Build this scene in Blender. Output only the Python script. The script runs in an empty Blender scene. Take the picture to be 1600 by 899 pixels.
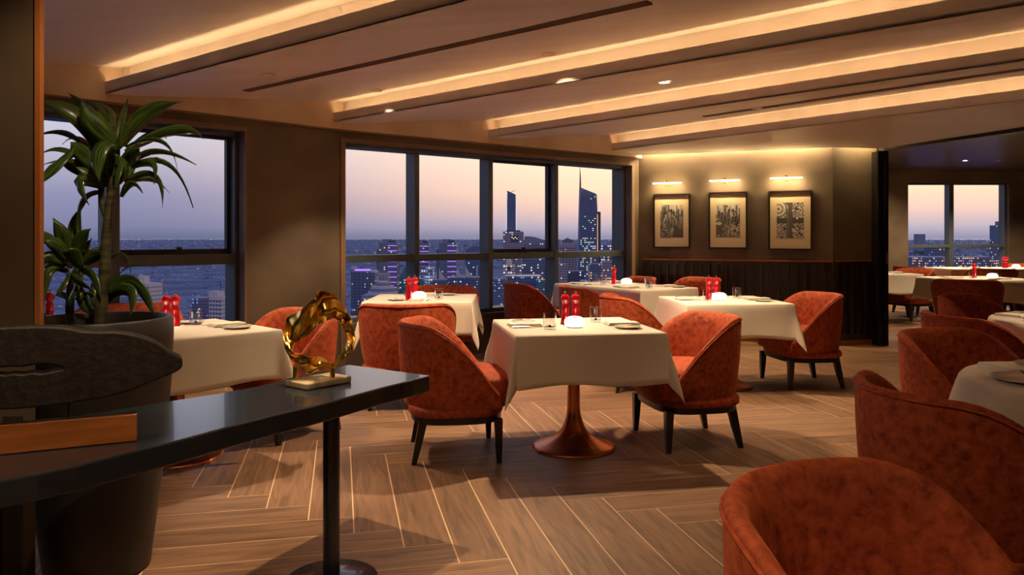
import bpy, bmesh, math, random
from mathutils import Vector, Matrix
R = math.radians
C = bpy.context.scene.collection
random.seed(7)
CZ = 1.285          # camera height
F = 1200.0          # focal length in pixels of the 1600 px frame
HY = 370.0          # horizon row

# ------------------------------------------------------------------ camera
cd = bpy.data.cameras.new('camera'); cam = bpy.data.objects.new('camera', cd); C.objects.link(cam)
cam.location = (0, 0, CZ); cam.rotation_euler = (R(90), 0, 0)
cd.sensor_width = 36; cd.lens = 27.0; cd.shift_y = -(449.5 - HY) / 1600.0
cd.clip_start = 0.05; cd.clip_end = 90000
bpy.context.scene.camera = cam
vs = bpy.context.scene.view_settings
vs.view_transform = 'Standard'; vs.look = 'None'; vs.gamma = 1; vs.exposure = 0.4; vs.use_curve_mapping = False

# ------------------------------------------------------------------ world: dusk sky
def srgb(r, g, b):
    f = lambda c: (c / 12.92 if c <= 0.04045 else ((c + 0.055) / 1.055) ** 2.4)
    return (f(r / 255), f(g / 255), f(b / 255), 1)
w = bpy.data.worlds.new('dusk'); bpy.context.scene.world = w; w.use_nodes = True
nt = w.node_tree; N = nt.nodes; L = nt.links; N.clear()
tc = N.new('ShaderNodeTexCoord'); sx = N.new('ShaderNodeSeparateXYZ'); L.new(tc.outputs['Generated'], sx.inputs[0])
def wramp(stops):
    r = N.new('ShaderNodeValToRGB'); e = r.color_ramp.elements
    while len(e) > 1: e.remove(e[-1])
    e[0].position = stops[0][0]; e[0].color = srgb(*stops[0][1])
    for p, c in stops[1:]:
        q = e.new(p); q.color = srgb(*c)
    L.new(sx.outputs['Z'], r.inputs[0]); return r
rl = wramp([(0.0, (82, 86, 112)), (0.012, (100, 101, 128)), (0.05, (116, 116, 142)), (0.10, (152, 147, 162)), (0.16, (168, 170, 184)), (0.35, (122, 138, 176)), (1.0, (90, 108, 156))])
rr = wramp([(0.0, (122, 118, 138)), (0.012, (156, 144, 156)), (0.03, (196, 164, 154)), (0.058, (230, 186, 154)), (0.12, (244, 206, 168)), (0.20, (225, 200, 180)), (0.4, (134, 144, 176)), (1.0, (92, 110, 158))])
mr = N.new('ShaderNodeMapRange'); mr.interpolation_type = 'SMOOTHSTEP'
mr.inputs[1].default_value = -0.50; mr.inputs[2].default_value = 0.22
L.new(sx.outputs['X'], mr.inputs[0])
mx = N.new('ShaderNodeMix'); mx.data_type = 'RGBA'
L.new(mr.outputs[0], mx.inputs['Factor']); L.new(rl.outputs[0], mx.inputs[6]); L.new(rr.outputs[0], mx.inputs[7])
bg = N.new('ShaderNodeBackground'); bg.inputs['Strength'].default_value = 1.36; L.new(mx.outputs[2], bg.inputs[0])
wo = N.new('ShaderNodeOutputWorld'); L.new(bg.outputs[0], wo.inputs[0])

WARM = (1.0, 0.70, 0.42); WARM2 = (1.0, 0.66, 0.36)
COVE_W = 1.05      # watts per metre of cove LED
SPOT_W = 168.0

# ------------------------------------------------------------------ materials
M = {}
def mat(name, col, rough=0.6, metal=0.0, spec=0.5, coat=0, sheen=0, emit=None, es=0, noise=None, bump=None, trans=0, ior=1.45, aniso=None):
    m = bpy.data.materials.new(name); m.use_nodes = True; t = m.node_tree; b = t.nodes['Principled BSDF']
    c = srgb(*col); b.inputs['Base Color'].default_value = c
    b.inputs['Roughness'].default_value = rough; b.inputs['Metallic'].default_value = metal
    b.inputs['Specular IOR Level'].default_value = spec; b.inputs['Coat Weight'].default_value = coat
    b.inputs['Sheen Weight'].default_value = sheen; b.inputs['Transmission Weight'].default_value = trans
    b.inputs['IOR'].default_value = ior
    if emit: b.inputs['Emission Color'].default_value = (*emit[:3], 1); b.inputs['Emission Strength'].default_value = es
    co = t.nodes.new('ShaderNodeTexCoord')
    if noise:                                  # (scale xyz, second colour, contrast lo, hi, detail)
        mp = t.nodes.new('ShaderNodeMapping'); mp.inputs['Scale'].default_value = noise[0]
        n = t.nodes.new('ShaderNodeTexNoise'); n.inputs['Scale'].default_value = 1; n.inputs['Detail'].default_value = noise[4] if len(noise) > 4 else 5
        t.links.new(co.outputs['Object'], mp.inputs[0]); t.links.new(mp.outputs[0], n.inputs[0])
        r = t.nodes.new('ShaderNodeValToRGB'); r.color_ramp.elements[0].position = noise[2]; r.color_ramp.elements[1].position = noise[3]
        r.color_ramp.elements[0].color = c; r.color_ramp.elements[1].color = srgb(*noise[1])
        t.links.new(n.outputs[0], r.inputs[0]); t.links.new(r.outputs[0], b.inputs['Base Color'])
    if bump:                                   # (scale, strength, distance)
        n2 = t.nodes.new('ShaderNodeTexNoise'); n2.inputs['Scale'].default_value = bump[0]; n2.inputs['Detail'].default_value = 4
        t.links.new(co.outputs['Object'], n2.inputs[0])
        bp = t.nodes.new('ShaderNodeBump'); bp.inputs['Strength'].default_value = bump[1]; bp.inputs['Distance'].default_value = bump[2]
        t.links.new(n2.outputs[0], bp.inputs['Height']); t.links.new(bp.outputs[0], b.inputs['Normal'])
    M[name] = m; return m
mat('ceiling_plaster', (232, 223, 213), 0.42, noise=((0.5, 5, 3), (221, 210, 197), 0.35, 0.7, 6), bump=(6, 0.08, 0.02))
mat('soffit_plaster', (220, 200, 174), 0.55, noise=((2, 2, 2), (198, 170, 140), 0.35, 0.7, 5))
mat('wall_plaster', (88, 74, 60), 0.62, noise=((1.6, 1.6, 2.2), (112, 96, 76), 0.35, 0.72, 8), bump=(9, 0.1, 0.01))
mat('dark_plaster', (60, 47, 36), 0.3, noise=((1.2, 6, 3), (92, 74, 58), 0.35, 0.7, 6))
mat('far_wall', (68, 55, 45), 0.6, noise=((2, 2, 2), (78, 64, 52), 0.35, 0.7, 5))
mat('partition', (84, 68, 52), 0.6, noise=((3, 3, 3), (94, 78, 60), 0.3, 0.7, 5))
mat('window_frame', (82, 90, 94), 0.42, spec=0.5)
mat('sash', (40, 40, 42), 0.45)
mat('wall_trim', (128, 100, 74), 0.5)
mat('wainscot', (54, 47, 40), 0.30)
mat('copper_trim', (200, 120, 60), 0.35, 0.7)
mat('wood_trim', (160, 95, 45), 0.5)
mat('black_metal', (22, 20, 19), 0.4)
mat('vent_dark', (14, 12, 10), 0.6)
mat('led_off', (240, 225, 200), 0.5)
mat('linen', (216, 205, 186), 0.85, sheen=0.2, bump=(450, 0.12, 0.001))
mat('napkin', (226, 216, 198), 0.9, bump=(300, 0.15, 0.001))
mat('china', (232, 222, 200), 0.18, coat=0.5)
mat('steel', (190, 185, 178), 0.18, 1.0)
mat('copper', (228, 146, 98), 0.30, 1.0, bump=(40, 0.03, 0.001))
mat('mill_red', (205, 14, 30), 0.08, coat=1.0, spec=0.6)
mat('lamp_glow', (255, 250, 245), 0.4, emit=(1.0, 0.86, 0.72), es=3.2)
mat('lamp_base', (200, 190, 175), 0.4)
mat('emblem', (70, 20, 12), 0.5)
mat('chair_wood', (26, 20, 17), 0.32, coat=0.2)
mat('console', (26, 34, 42), 0.24, coat=0.4, spec=0.6, noise=((6, 6, 6), (32, 40, 48), 0.3, 0.8, 5), bump=(12, 0.05, 0.004))  # blue tint put into the black in place of a sky sheen
mat('planter', (36, 31, 27), 0.45, noise=((4, 4, 2), (43, 38, 33), 0.3, 0.7, 6), bump=(30, 0.15, 0.004))
mat('soil', (38, 28, 20), 0.9, bump=(30, 0.8, 0.02))
mat('trunk', (86, 84, 50), 0.6, noise=((4, 4, 45), (52, 46, 28), 0.4, 0.6, 2), bump=(40, 0.3, 0.004))
mat('gold', (255, 206, 92), 0.17, 1.0)
mat('marble', (196, 176, 140), 0.3, coat=0.3, noise=((12, 12, 12), (150, 130, 96), 0.4, 0.7, 8))
mat('carved_wood', (42, 32, 23), 0.6, noise=((60, 8, 5), (24, 18, 13), 0.35, 0.7, 8), bump=(40, 0.5, 0.006))
mat('amber_wood', (176, 104, 46), 0.4, noise=((4, 20, 30), (128, 70, 30), 0.35, 0.7, 6))
mat('brass', (205, 160, 80), 0.25, 1.0)
mat('bar_glow', (255, 240, 210), 0.4, emit=(1.0, 0.80, 0.5), es=5.0)
mat('frame_black', (28, 22, 17), 0.4)
mat('mount_board', (226, 208, 170), 0.8)
mat('downlight_glow', (255, 240, 220), 0.4, emit=(1.0, 0.8, 0.55), es=10.0)
# velvet
def velvet():
    m = bpy.data.materials.new('velvet'); m.use_nodes = True; t = m.node_tree; b = t.nodes['Principled BSDF']
    co = t.nodes.new('ShaderNodeTexCoord'); oi = t.nodes.new('ShaderNodeObjectInfo')
    ad = t.nodes.new('ShaderNodeVectorMath'); ad.operation = 'ADD'
    ml = t.nodes.new('ShaderNodeMath'); ml.operation = 'MULTIPLY'; ml.inputs[1].default_value = 20
    t.links.new(oi.outputs['Random'], ml.inputs[0]); t.links.new(co.outputs['Object'], ad.inputs[0]); t.links.new(ml.outputs[0], ad.inputs[1])
    n = t.nodes.new('ShaderNodeTexNoise'); n.inputs['Scale'].default_value = 30; n.inputs['Detail'].default_value = 7; n.inputs['Roughness'].default_value = 0.62
    n.inputs['Distortion'].default_value = 0.25
    t.links.new(ad.outputs[0], n.inputs[0])
    r = t.nodes.new('ShaderNodeValToRGB'); e = r.color_ramp.elements
    e[0].position = 0.31; e[0].color = srgb(116, 42, 22); e[1].position = 0.70; e[1].color = srgb(184, 90, 50)
    q = e.new(0.47); q.color = srgb(154, 66, 34)
    t.links.new(n.outputs[0], r.inputs[0]); t.links.new(r.outputs[0], b.inputs['Base Color'])
    b.inputs['Roughness'].default_value = 0.72; b.inputs['Specular IOR Level'].default_value = 0.25
    b.inputs['Sheen Weight'].default_value = 0.3; b.inputs['Sheen Roughness'].default_value = 0.35; b.inputs['Sheen Tint'].default_value = srgb(255, 140, 90)
    bp = t.nodes.new('ShaderNodeBump'); bp.inputs['Strength'].default_value = 0.25; bp.inputs['Distance'].default_value = 0.01
    t.links.new(n.outputs[0], bp.inputs['Height']); t.links.new(bp.outputs[0], b.inputs['Normal'])
    M['velvet'] = m
velvet()
def plank_mat():
    m = bpy.data.materials.new('oak_plank'); m.use_nodes = True; t = m.node_tree; b = t.nodes['Principled BSDF']
    uv = t.nodes.new('ShaderNodeUVMap'); oi = t.nodes.new('ShaderNodeObjectInfo'); ge = t.nodes.new('ShaderNodeNewGeometry')
    s = t.nodes.new('ShaderNodeMath'); s.operation = 'ADD'; t.links.new(oi.outputs['Random'], s.inputs[0]); t.links.new(ge.outputs['Random Per Island'], s.inputs[1])
    ml = t.nodes.new('ShaderNodeMath'); ml.operation = 'MULTIPLY'; ml.inputs[1].default_value = 37; t.links.new(s.outputs[0], ml.inputs[0])
    ad = t.nodes.new('ShaderNodeVectorMath'); ad.operation = 'ADD'; t.links.new(uv.outputs[0], ad.inputs[0]); t.links.new(ml.outputs[0], ad.inputs[1])
    mp = t.nodes.new('ShaderNodeMapping'); mp.inputs['Scale'].default_value = (2.2, 22, 1); t.links.new(ad.outputs[0], mp.inputs[0])
    n = t.nodes.new('ShaderNodeTexNoise'); n.inputs['Scale'].default_value = 1; n.inputs['Detail'].default_value = 7; n.inputs['Distortion'].default_value = 1.2
    t.links.new(mp.outputs[0], n.inputs[0])
    r = t.nodes.new('ShaderNodeValToRGB'); e = r.color_ramp.elements
    e[0].position = 0.28; e[0].color = srgb(92, 68, 50); e[1].position = 0.72; e[1].color = srgb(148, 112, 84)
    q = e.new(0.47); q.color = srgb(124, 92, 68)
    t.links.new(n.outputs[0], r.inputs[0])
    fr = t.nodes.new('ShaderNodeMath'); fr.operation = 'FRACT'; t.links.new(ml.outputs[0], fr.inputs[0])
    mm = t.nodes.new('ShaderNodeMapRange'); mm.inputs[3].default_value = 0.82; mm.inputs[4].default_value = 1.14; t.links.new(fr.outputs[0], mm.inputs[0])
    hs = t.nodes.new('ShaderNodeHueSaturation'); t.links.new(r.outputs[0], hs.inputs['Color']); t.links.new(mm.outputs[0], hs.inputs['Value'])
    t.links.new(hs.outputs[0], b.inputs['Base Color'])
    b.inputs['Roughness'].default_value = 0.48; b.inputs['Specular IOR Level'].default_value = 0.4
    bp = t.nodes.new('ShaderNodeBump'); bp.inputs['Strength'].default_value = 0.15; bp.inputs['Distance'].default_value = 0.004
    t.links.new(n.outputs[0], bp.inputs['Height']); t.links.new(bp.outputs[0], b.inputs['Normal'])
    M['oak'] = m
plank_mat()
mat('grout', (222, 190, 150), 0.8)
def glass_mat(name, tint, refl, base=.035):
    m = bpy.data.materials.new(name); m.use_nodes = True; t = m.node_tree; t.nodes.clear()
    tr = t.nodes.new('ShaderNodeBsdfTransparent'); tr.inputs[0].default_value = (*tint, 1)
    gl = t.nodes.new('ShaderNodeBsdfGlossy'); gl.inputs['Roughness'].default_value = 0.02
    fr = t.nodes.new('ShaderNodeLayerWeight'); fr.inputs[0].default_value = 0.5
    pw = t.nodes.new('ShaderNodeMath'); pw.operation = 'POWER'; pw.inputs[1].default_value = 4.0; t.links.new(fr.outputs['Facing'], pw.inputs[0])
    ml = t.nodes.new('ShaderNodeMath'); ml.operation = 'MULTIPLY_ADD'; ml.inputs[1].default_value = refl; ml.inputs[2].default_value = base; t.links.new(pw.outputs[0], ml.inputs[0])
    mi = t.nodes.new('ShaderNodeMixShader'); t.links.new(ml.outputs[0], mi.inputs[0]); t.links.new(tr.outputs[0], mi.inputs[1]); t.links.new(gl.outputs[0], mi.inputs[2])
    o = t.nodes.new('ShaderNodeOutputMaterial'); t.links.new(mi.outputs[0], o.inputs[0]); M[name] = m
glass_mat('window_glass', (0.985, 0.99, 0.99), 0.2, .008)
glass_mat('tumbler_glass', (0.95, 0.955, 0.95), 1.3, .06)
def leaf_mat():
    m = mat('leaf', (44, 74, 26), 0.32, coat=0.25, spec=0.6)
    t = m.node_tree; b = t.nodes['Principled BSDF']
    uv = t.nodes.new('ShaderNodeUVMap'); wv = t.nodes.new('ShaderNodeTexNoise'); mp = t.nodes.new('ShaderNodeMapping')
    mp.inputs['Scale'].default_value = (1.5, 9, 1); t.links.new(uv.outputs[0], mp.inputs[0]); t.links.new(mp.outputs[0], wv.inputs[0]); wv.inputs['Scale'].default_value = 1.5
    r = t.nodes.new('ShaderNodeValToRGB'); r.color_ramp.elements[0].position = 0.4; r.color_ramp.elements[0].color = srgb(28, 58, 26)
    r.color_ramp.elements[1].position = 0.66; r.color_ramp.elements[1].color = srgb(96, 114, 42)
    t.links.new(wv.outputs[0], r.inputs[0]); t.links.new(r.outputs[0], b.inputs['Base Color'])
leaf_mat()

# ------------------------------------------------------------------ helpers
class MB:
    def __init__(s): s.v = []; s.f = []; s.uv = []; s.mi = []
    def add(s, vs_, fs, mi=0, uvs=None):
        o = len(s.v); s.v += [tuple(p) for p in vs_]
        for k, f in enumerate(fs):
            s.f.append([o + i for i in f]); s.mi.append(mi)
            s.uv.append(uvs[k] if uvs else None)
        return s
    def box(s, c, d, rz=0, mi=0, m=None):
        hx, hy, hz = d[0] / 2, d[1] / 2, d[2] / 2
        pts = [Vector((x, y, z)) for x in (-hx, hx) for y in (-hy, hy) for z in (-hz, hz)]
        rot = Matrix.Rotation(rz, 3, 'Z') if m is None else m
        pts = [rot @ p + Vector(c) for p in pts]
        return s.add(pts, [(0, 1, 3, 2), (4, 6, 7, 5), (0, 4, 5, 1), (2, 3, 7, 6), (0, 2, 6, 4), (1, 5, 7, 3)], mi)
    def prism(s, poly, z0, z1, mi=0):
        n = len(poly)
        z0s = z0 if isinstance(z0, (list, tuple)) else [z0] * n
        z1s = z1 if isinstance(z1, (list, tuple)) else [z1] * n
        pts = [(p[0], p[1], z0s[i]) for i, p in enumerate(poly)] + [(p[0], p[1], z1s[i]) for i, p in enumerate(poly)]
        fs = [tuple(range(n - 1, -1, -1)), tuple(range(n, 2 * n))] + [(i, (i + 1) % n, n + (i + 1) % n, n + i) for i in range(n)]
        return s.add(pts, fs, mi)
    def lathe(s, prof, n=24, c=(0, 0, 0), mi=0, cap=True):
        vs_ = []; fs = []
        for r, z in prof:
            for k in range(n):
                a = 2 * math.pi * k / n; vs_.append((c[0] + r * math.cos(a), c[1] + r * math.sin(a), c[2] + z))
        for j in range(len(prof) - 1):
            for k in range(n):
                k2 = (k + 1) % n; fs.append((j * n + k, j * n + k2, (j + 1) * n + k2, (j + 1) * n + k))
        if cap:
            if prof[0][0] > 1e-4: fs.append(tuple(range(n - 1, -1, -1)))
            if prof[-1][0] > 1e-4: fs.append(tuple((len(prof) - 1) * n + k for k in range(n)))
        return s.add(vs_, fs, mi)
    def tube(s, pts, rad, n=8, mi=0, cap=True, closed=False):
        pts = [Vector(p) for p in pts]; m = len(pts)
        rr_ = rad if isinstance(rad, (list, tuple)) else [rad] * m
        vs_ = []; fs = []; up = None
        for i, p in enumerate(pts):
            a = pts[(i + 1) % m] if (closed or i < m - 1) else p
            b = pts[i - 1] if (closed or i > 0) else p
            t = (a - b).normalized()
            if up is None: up = Vector((0, 0, 1)) if abs(t.z) < 0.9 else Vector((1, 0, 0))
            u = (up - t * up.dot(t)).normalized(); up = u; w_ = t.cross(u)
            for k in range(n):
                q = 2 * math.pi * k / n; vs_.append(p + (u * math.cos(q) + w_ * math.sin(q)) * rr_[i])
        for i in range(m if closed else m - 1):
            for k in range(n):
                k2 = (k + 1) % n; j = (i + 1) % m; fs.append((i * n + k, i * n + k2, j * n + k2, j * n + k))
        if cap and not closed: fs += [tuple(range(n - 1, -1, -1)), tuple((m - 1) * n + k for k in range(n))]
        return s.add(vs_, fs, mi)
    def mesh(s, name, mats, smooth=False, angle=40):
        me = bpy.data.meshes.new(name); me.from_pydata(s.v, [], s.f)
        if not isinstance(mats, (list, tuple)): mats = [mats]
        for m in mats: me.materials.append(M[m] if isinstance(m, str) else m)
        if len(mats) > 1:
            for p, i in zip(me.polygons, s.mi): p.material_index = i
        if any(u is not None for u in s.uv):
            ul = me.uv_layers.new(name='UVMap'); k = 0
            for p, u in zip(me.polygons, s.uv):
                for j in range(len(p.vertices)):
                    ul.data[k].uv = u[j] if u else (0, 0); k += 1
        bm = bmesh.new(); bm.from_mesh(me); bmesh.ops.recalc_face_normals(bm, faces=bm.faces); bm.to_mesh(me); bm.free()
        if smooth:
            me.shade_smooth()
            if angle < 180: me.set_sharp_from_angle(angle=R(angle))
        me.update(); return me
    def build(s, name, mats, parent=None, smooth=False, angle=40, loc=None, rz=0, **props):
        return link(name, s.mesh(name, mats, smooth, angle), parent, loc, rz, **props)
def link(name, me, parent=None, loc=None, rz=0, **props):
    o = bpy.data.objects.new(name, me); C.objects.link(o)
    if parent is not None: o.parent = parent
    if loc is not None: o.location = loc
    o.rotation_euler = (0, 0, rz)
    for k, v in props.items(): o[k] = v
    return o
def thing(name, label, cat, loc=(0, 0, 0), rz=0, group=None):
    o = bpy.data.objects.new(name, None); C.objects.link(o); o.empty_display_size = 0.1
    o.location = loc; o.rotation_euler = (0, 0, rz); o['label'] = label; o['category'] = cat
    if group: o['group'] = group
    return o
def tag(o, label, cat, group=None):
    o['label'] = label; o['category'] = cat
    if group: o['group'] = group
    return o
def struct(name):
    o = bpy.data.objects.new(name, None); C.objects.link(o); o['kind'] = 'structure'; return o
def bevel(o, w_, seg=2, angle=35):
    m = o.modifiers.new('bevel', 'BEVEL'); m.width = w_; m.segments = seg; m.limit_method = 'ANGLE'; m.angle_limit = R(angle); return o
KIDS = {}
def copy_tree(root, loc, rz, label=None, group=None):
    r = root.copy(); C.objects.link(r); r.location = loc; r.rotation_euler = (0, 0, rz)
    if label: r['label'] = label
    if group: r['group'] = group
    for ch in root.children:
        c = ch.copy(); C.objects.link(c); c.parent = r
        for g in ch.children:
            d = g.copy(); C.objects.link(d); d.parent = c
    return r
def at(px, Y, py=None, z=None):          # a point of the photograph at depth Y
    return Vector(((px - 800) / F * Y, Y, CZ - (py - HY) / F * Y if py is not None else z))
def on(px, py, z):                        # a point of the photograph lying at height z
    Y = (CZ - z) * F / (py - HY); return Vector(((px - 800) / F * Y, Y, z))
def lamp(kind, name, loc, parent=None, energy=10, color=WARM, **kw):
    d = bpy.data.lights.new(name, kind); d.energy = energy; d.color = color
    for k, v in kw.items(): setattr(d, k, v)
    o = bpy.data.objects.new(name, d); C.objects.link(o); o.location = loc
    if parent is not None: o.parent = parent
    return o
def inter(p, d, q, e):                   # 2-D line intersection
    det = d[0] * (-e[1]) + e[0] * d[1]
    t = ((q[0] - p[0]) * (-e[1]) + e[0] * (q[1] - p[1])) / det
    return Vector((p[0] + d[0] * t, p[1] + d[1] * t))
# ================================================================== SETTING
P0 = Vector((-6.2, 2.583)); P1 = Vector((-3.4, 5.54)); P3 = Vector((-1.66, 7.37)); P4 = Vector((1.65, 10.0)); P5 = Vector((3.79, 9.07)); P6 = Vector((4.37, 9.20))
D1 = (P3 - P1).normalized(); D2 = (P4 - P3).normalized(); DB = (P5 - P4).normalized()
def outn(d): return Vector((-d.y, d.x))          # outward (away from camera) normal
H0 = Vector((4.44, 9.07)); HD = Vector((0.311, -0.95)).normalized()
FARY = 15.5
# ---- floor
floor = MB().prism([(-6.2, -4), (12.5, -4), (12.5, FARY), (4.8, FARY), (4.4, 9.2), (1.9, 10.0), P3 + outn(D2) * .0 + Vector((-.1, 0)), (-6.2, 2.583)][::1], -0.12, -0.0008).build('floor', 'grout', kind='structure')
PW, PL = 0.2, 1.2
U = Vector((0.976, 0.2178)).normalized(); V = Vector((-U.y, U.x)); A0 = Vector((-1.162, 3.632)); g = 0.0028
def clip(poly, p, n):
    out = []
    for i in range(len(poly)):
        a, b = poly[i], poly[(i + 1) % len(poly)]
        da, db = (a - p).dot(n), (b - p).dot(n)
        if da <= 0: out.append(a)
        if da * db < 0: out.append(a + (b - a) * (da / (da - db)))
    return out
planks = []
for t in range(-12, 13):
    for k in range(-90, 91):
        o = Vector((k * PW + t * PL, -k * PW + t * PL))
        for kind in (0, 1):
            if kind == 0: c = o + Vector((PW / 2, PL / 2)); ang = math.pi / 2
            else: c = o + Vector((PW - PL / 2, -PW / 2)); ang = 0
            wc = A0 + U * c.x + V * c.y
            if not (-5.8 < wc.x < 12 and -3.6 < wc.y < FARY - .1): continue
            if wc.x < 1.6 and (wc - P3).dot(outn(D2)) > 0.62: continue
            if (wc - P3).dot(outn(D1)) > 0.62 and wc.x < -1.4: continue
            if 1.6 <= wc.x < 4.2 and (wc - P4).dot(outn(DB)) > .6: continue
            if wc.x >= 4.2 and wc.x < 7.4 and wc.y > 9.3 + (wc.x - 4.2) * 9: continue
            planks.append((wc, ang + math.atan2(U.y, U.x)))
def plank_poly(wc, a):
    dx = Vector((math.cos(a), math.sin(a))) * (PL / 2 - g); dy = Vector((-math.sin(a), math.cos(a))) * (PW / 2 - g)
    return [wc - dx - dy, wc + dx - dy, wc + dx + dy, wc - dx + dy]
def needs_clip(poly):
    return any((p - P3).dot(outn(D2)) > -0.01 and p.x < 2.2 for p in poly) or any((p - P3).dot(outn(D1)) > -0.01 and p.x < -1.2 for p in poly)
pm = MB(); hx, hy = PL / 2 - g, PW / 2 - g
pm.add([(-hx, -hy, -.0009), (hx, -hy, -.0009), (hx, hy, -.0009), (-hx, hy, -.0009), (-hx, -hy, 0), (hx, -hy, 0), (hx, hy, 0), (-hx, hy, 0)],
       [(4, 5, 6, 7), (0, 1, 5, 4), (1, 2, 6, 5), (2, 3, 7, 6), (3, 0, 4, 7)], 0, [[(0, 0), (PL, 0), (PL, PW), (0, PW)]] + [[(0, 0)] * 4] * 4)
pmesh = pm.mesh('plank', 'oak')
def seen(wc):
    return wc.y > 2.3 and abs(wc.x) / wc.y < 0.76 and not (wc.x < -1.1 and wc.y < 3.4)
order = sorted(planks, key=lambda q: (0 if seen(q[0]) else 1, q[0].length))
rest = MB(); cnt = 0
for wc, a in order:
    poly = plank_poly(wc, a)
    if cnt < 300 and not needs_clip(poly) and seen(wc):
        o = link('plank', pmesh, floor, (wc.x, wc.y, 0), a); cnt += 1
    else:
        if needs_clip(poly):
            if any((p - P3).dot(outn(D2)) > -.01 for p in poly) and wc.x < 2.2: poly = clip(poly, P3 - outn(D2) * .01, outn(D2))
            if len(poly) > 2 and wc.x < -1.2: poly = clip(poly, P3 - outn(D1) * .01, outn(D1))
            if len(poly) < 3: continue
        dx = Vector((math.cos(a), math.sin(a))); dy = Vector((-math.sin(a), math.cos(a)))
        rest.add([(p.x, p.y, 0) for p in poly], [tuple(range(len(poly)))], 0, [[((p - wc).dot(dx) + .6, (p - wc).dot(dy) + .1) for p in poly]])
rest.build('distant_planks', 'oak', floor, kind='stuff')

# ---- walls
def wall_seg(name, a, b, z0, z1, th, m='wall_plaster', parent=None, off=0.0, **pr):
    d = (b - a).normalized(); n = outn(d)
    return MB().prism([a + n * off, b + n * off, b + n * (th + off), a + n * (th + off)], z0, z1).build(name, m, parent, **pr)
ZW = 2.31
def s_px(px, P, D, off=0.0):
    q = P + outn(D) * off; k = (px - 800) / F
    return (k * q.y - q.x) / (D.x - k * D.y)
def window_wall(name, P, D, s0, s1, w0, w1, za, zb, th=0.34):
    r = struct(name)
    q = lambda s: P + D * s
    wall_seg('wall_pier', q(s0), q(w0), 0, ZW + .37, th, parent=r)
    if s1 > w1 + .01: wall_seg('wall_pier', q(w1), q(s1), 0, ZW + .37, th, parent=r)
    wall_seg('wall_sill', q(w0), q(w1), 0, za, th, parent=r)
    wall_seg('wall_head', q(w0), q(w1), zb, ZW + .37, th, parent=r)
    return r
def window(name, P, D, w0, w1, za, zb, muls, zt0, zt1, sashes, setb=0.10, glass=0.25, mw=0.055, handle=()):
    r = struct(name); n = outn(D); ang = math.atan2(D.y, D.x)
    def bar(nm, sa, sb, z0, z1, o0, o1, m='window_frame'):
        c = P + D * ((sa + sb) / 2) + n * ((o0 + o1) / 2)
        o = MB().box((0, 0, 0), (sb - sa, o1 - o0, z1 - z0)).build(nm, m, r, loc=(c.x, c.y, (z0 + z1) / 2), rz=ang)
        return bevel(o, 0.004, 1)
    bar('frame_head', w0, w1, zb - .035, zb, setb, glass + .04); bar('frame_sill', w0, w1, za, za + .045, setb, glass + .04)
    bar('frame_jamb', w0, w0 + .03, za + .045, zb - .035, setb, glass + .04); bar('frame_jamb', w1 - .03, w1, za + .045, zb - .035, setb, glass + .04)
    ed = [w0 + .03] + list(muls) + [w1 - .03]
    for m_ in muls: bar('mullion', m_ - mw / 2, m_ + mw / 2, za + .045, zb - .035, setb, glass + .04)
    for i in range(len(ed) - 1):
        a = ed[i] + (mw / 2 if i > 0 else 0); b = ed[i + 1] - (mw / 2 if i < len(ed) - 2 else 0)
        bar('transom', a, b, zt0, zt1, setb + .012, glass + .04)
        for z0, z1 in ((za + .045, zt0), (zt1, zb - .035)):
            bar('glass_pane', a, b, z0, z1, glass, glass + .008, 'window_glass')
        if i in sashes:
            z0, z1 = zt1, zb - .035
            for (x0, x1, y0, y1) in ((a, b, z0, z0 + .045), (a, b, z1 - .03, z1), (a, a + .03, z0 + .045, z1 - .03), (b - .03, b, z0 + .045, z1 - .03)):
                bar('sash_rail', x0, x1, y0, y1, glass - .06, glass - .005, 'sash')
            c = P + D * ((a + b) / 2) + n * (setb + .04)
            hb = MB(); hb.box((0, 0, .008), (.11, .03, .016)); hb.box((0, 0, .03), (.03, .02, .04)); hb.box((.0, -.012, .052), (.045, .012, .02))
            hb.build('window_latch', 'black_metal', r, loc=(c.x, c.y, zt1), rz=ang)
    return r
L1 = (P3 - P0).length; sP1 = (P1 - P0).length
wl1 = s_px(381, P0, D1); L2 = (P4 - P3).length
window_wall('wall_left', P0, D1, 0, L1, wl1 - 4.3, wl1, .44, 2.2)
m1 = s_px(177, P0, D1, .1)
window('window_1', P0, D1, wl1 - 4.3, wl1, .44, 2.2, [m1 - 2.8, m1 - 1.4, m1], 1.045, 1.135, {3, 1}, mw=.10)
w2b = s_px(986, P3, D2)
window_wall('wall_front', P3, D2, 0, L2, .02, w2b, .44, 2.2)
window('window_2', P3, D2, .02, w2b, .44, 2.2, [s_px(652, P3, D2, .1), s_px(767.5, P3, D2, .1), s_px(870, P3, D2, .1)], 1.03, 1.10, {2})
# trims round the window openings, standing proud of the plaster
def open_trim(name, P, D, w0, w1, za, zb, wd=.05, pr=.02):
    r = struct(name); n = outn(D); ang = math.atan2(D.y, D.x)
    for sa, sb, z0, z1 in ((w0 - wd, w1 + wd, zb, zb + .035), (w0 - wd, w0, za, zb), (w1, w1 + wd, za, zb)):
        c = P + D * ((sa + sb) / 2) - n * (pr / 2 - .001)
        MB().box((0, 0, 0), (sb - sa, pr, z1 - z0)).build('trim_board', 'wall_trim', r, loc=(c.x, c.y, (z0 + z1) / 2), rz=ang)
open_trim('trim_2', P3, D2, .06, w2b, .0, 2.2)
open_trim('trim_1', P0, D1, wl1 - 4.3, wl1, .0, 2.2, wd=.018)
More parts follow.
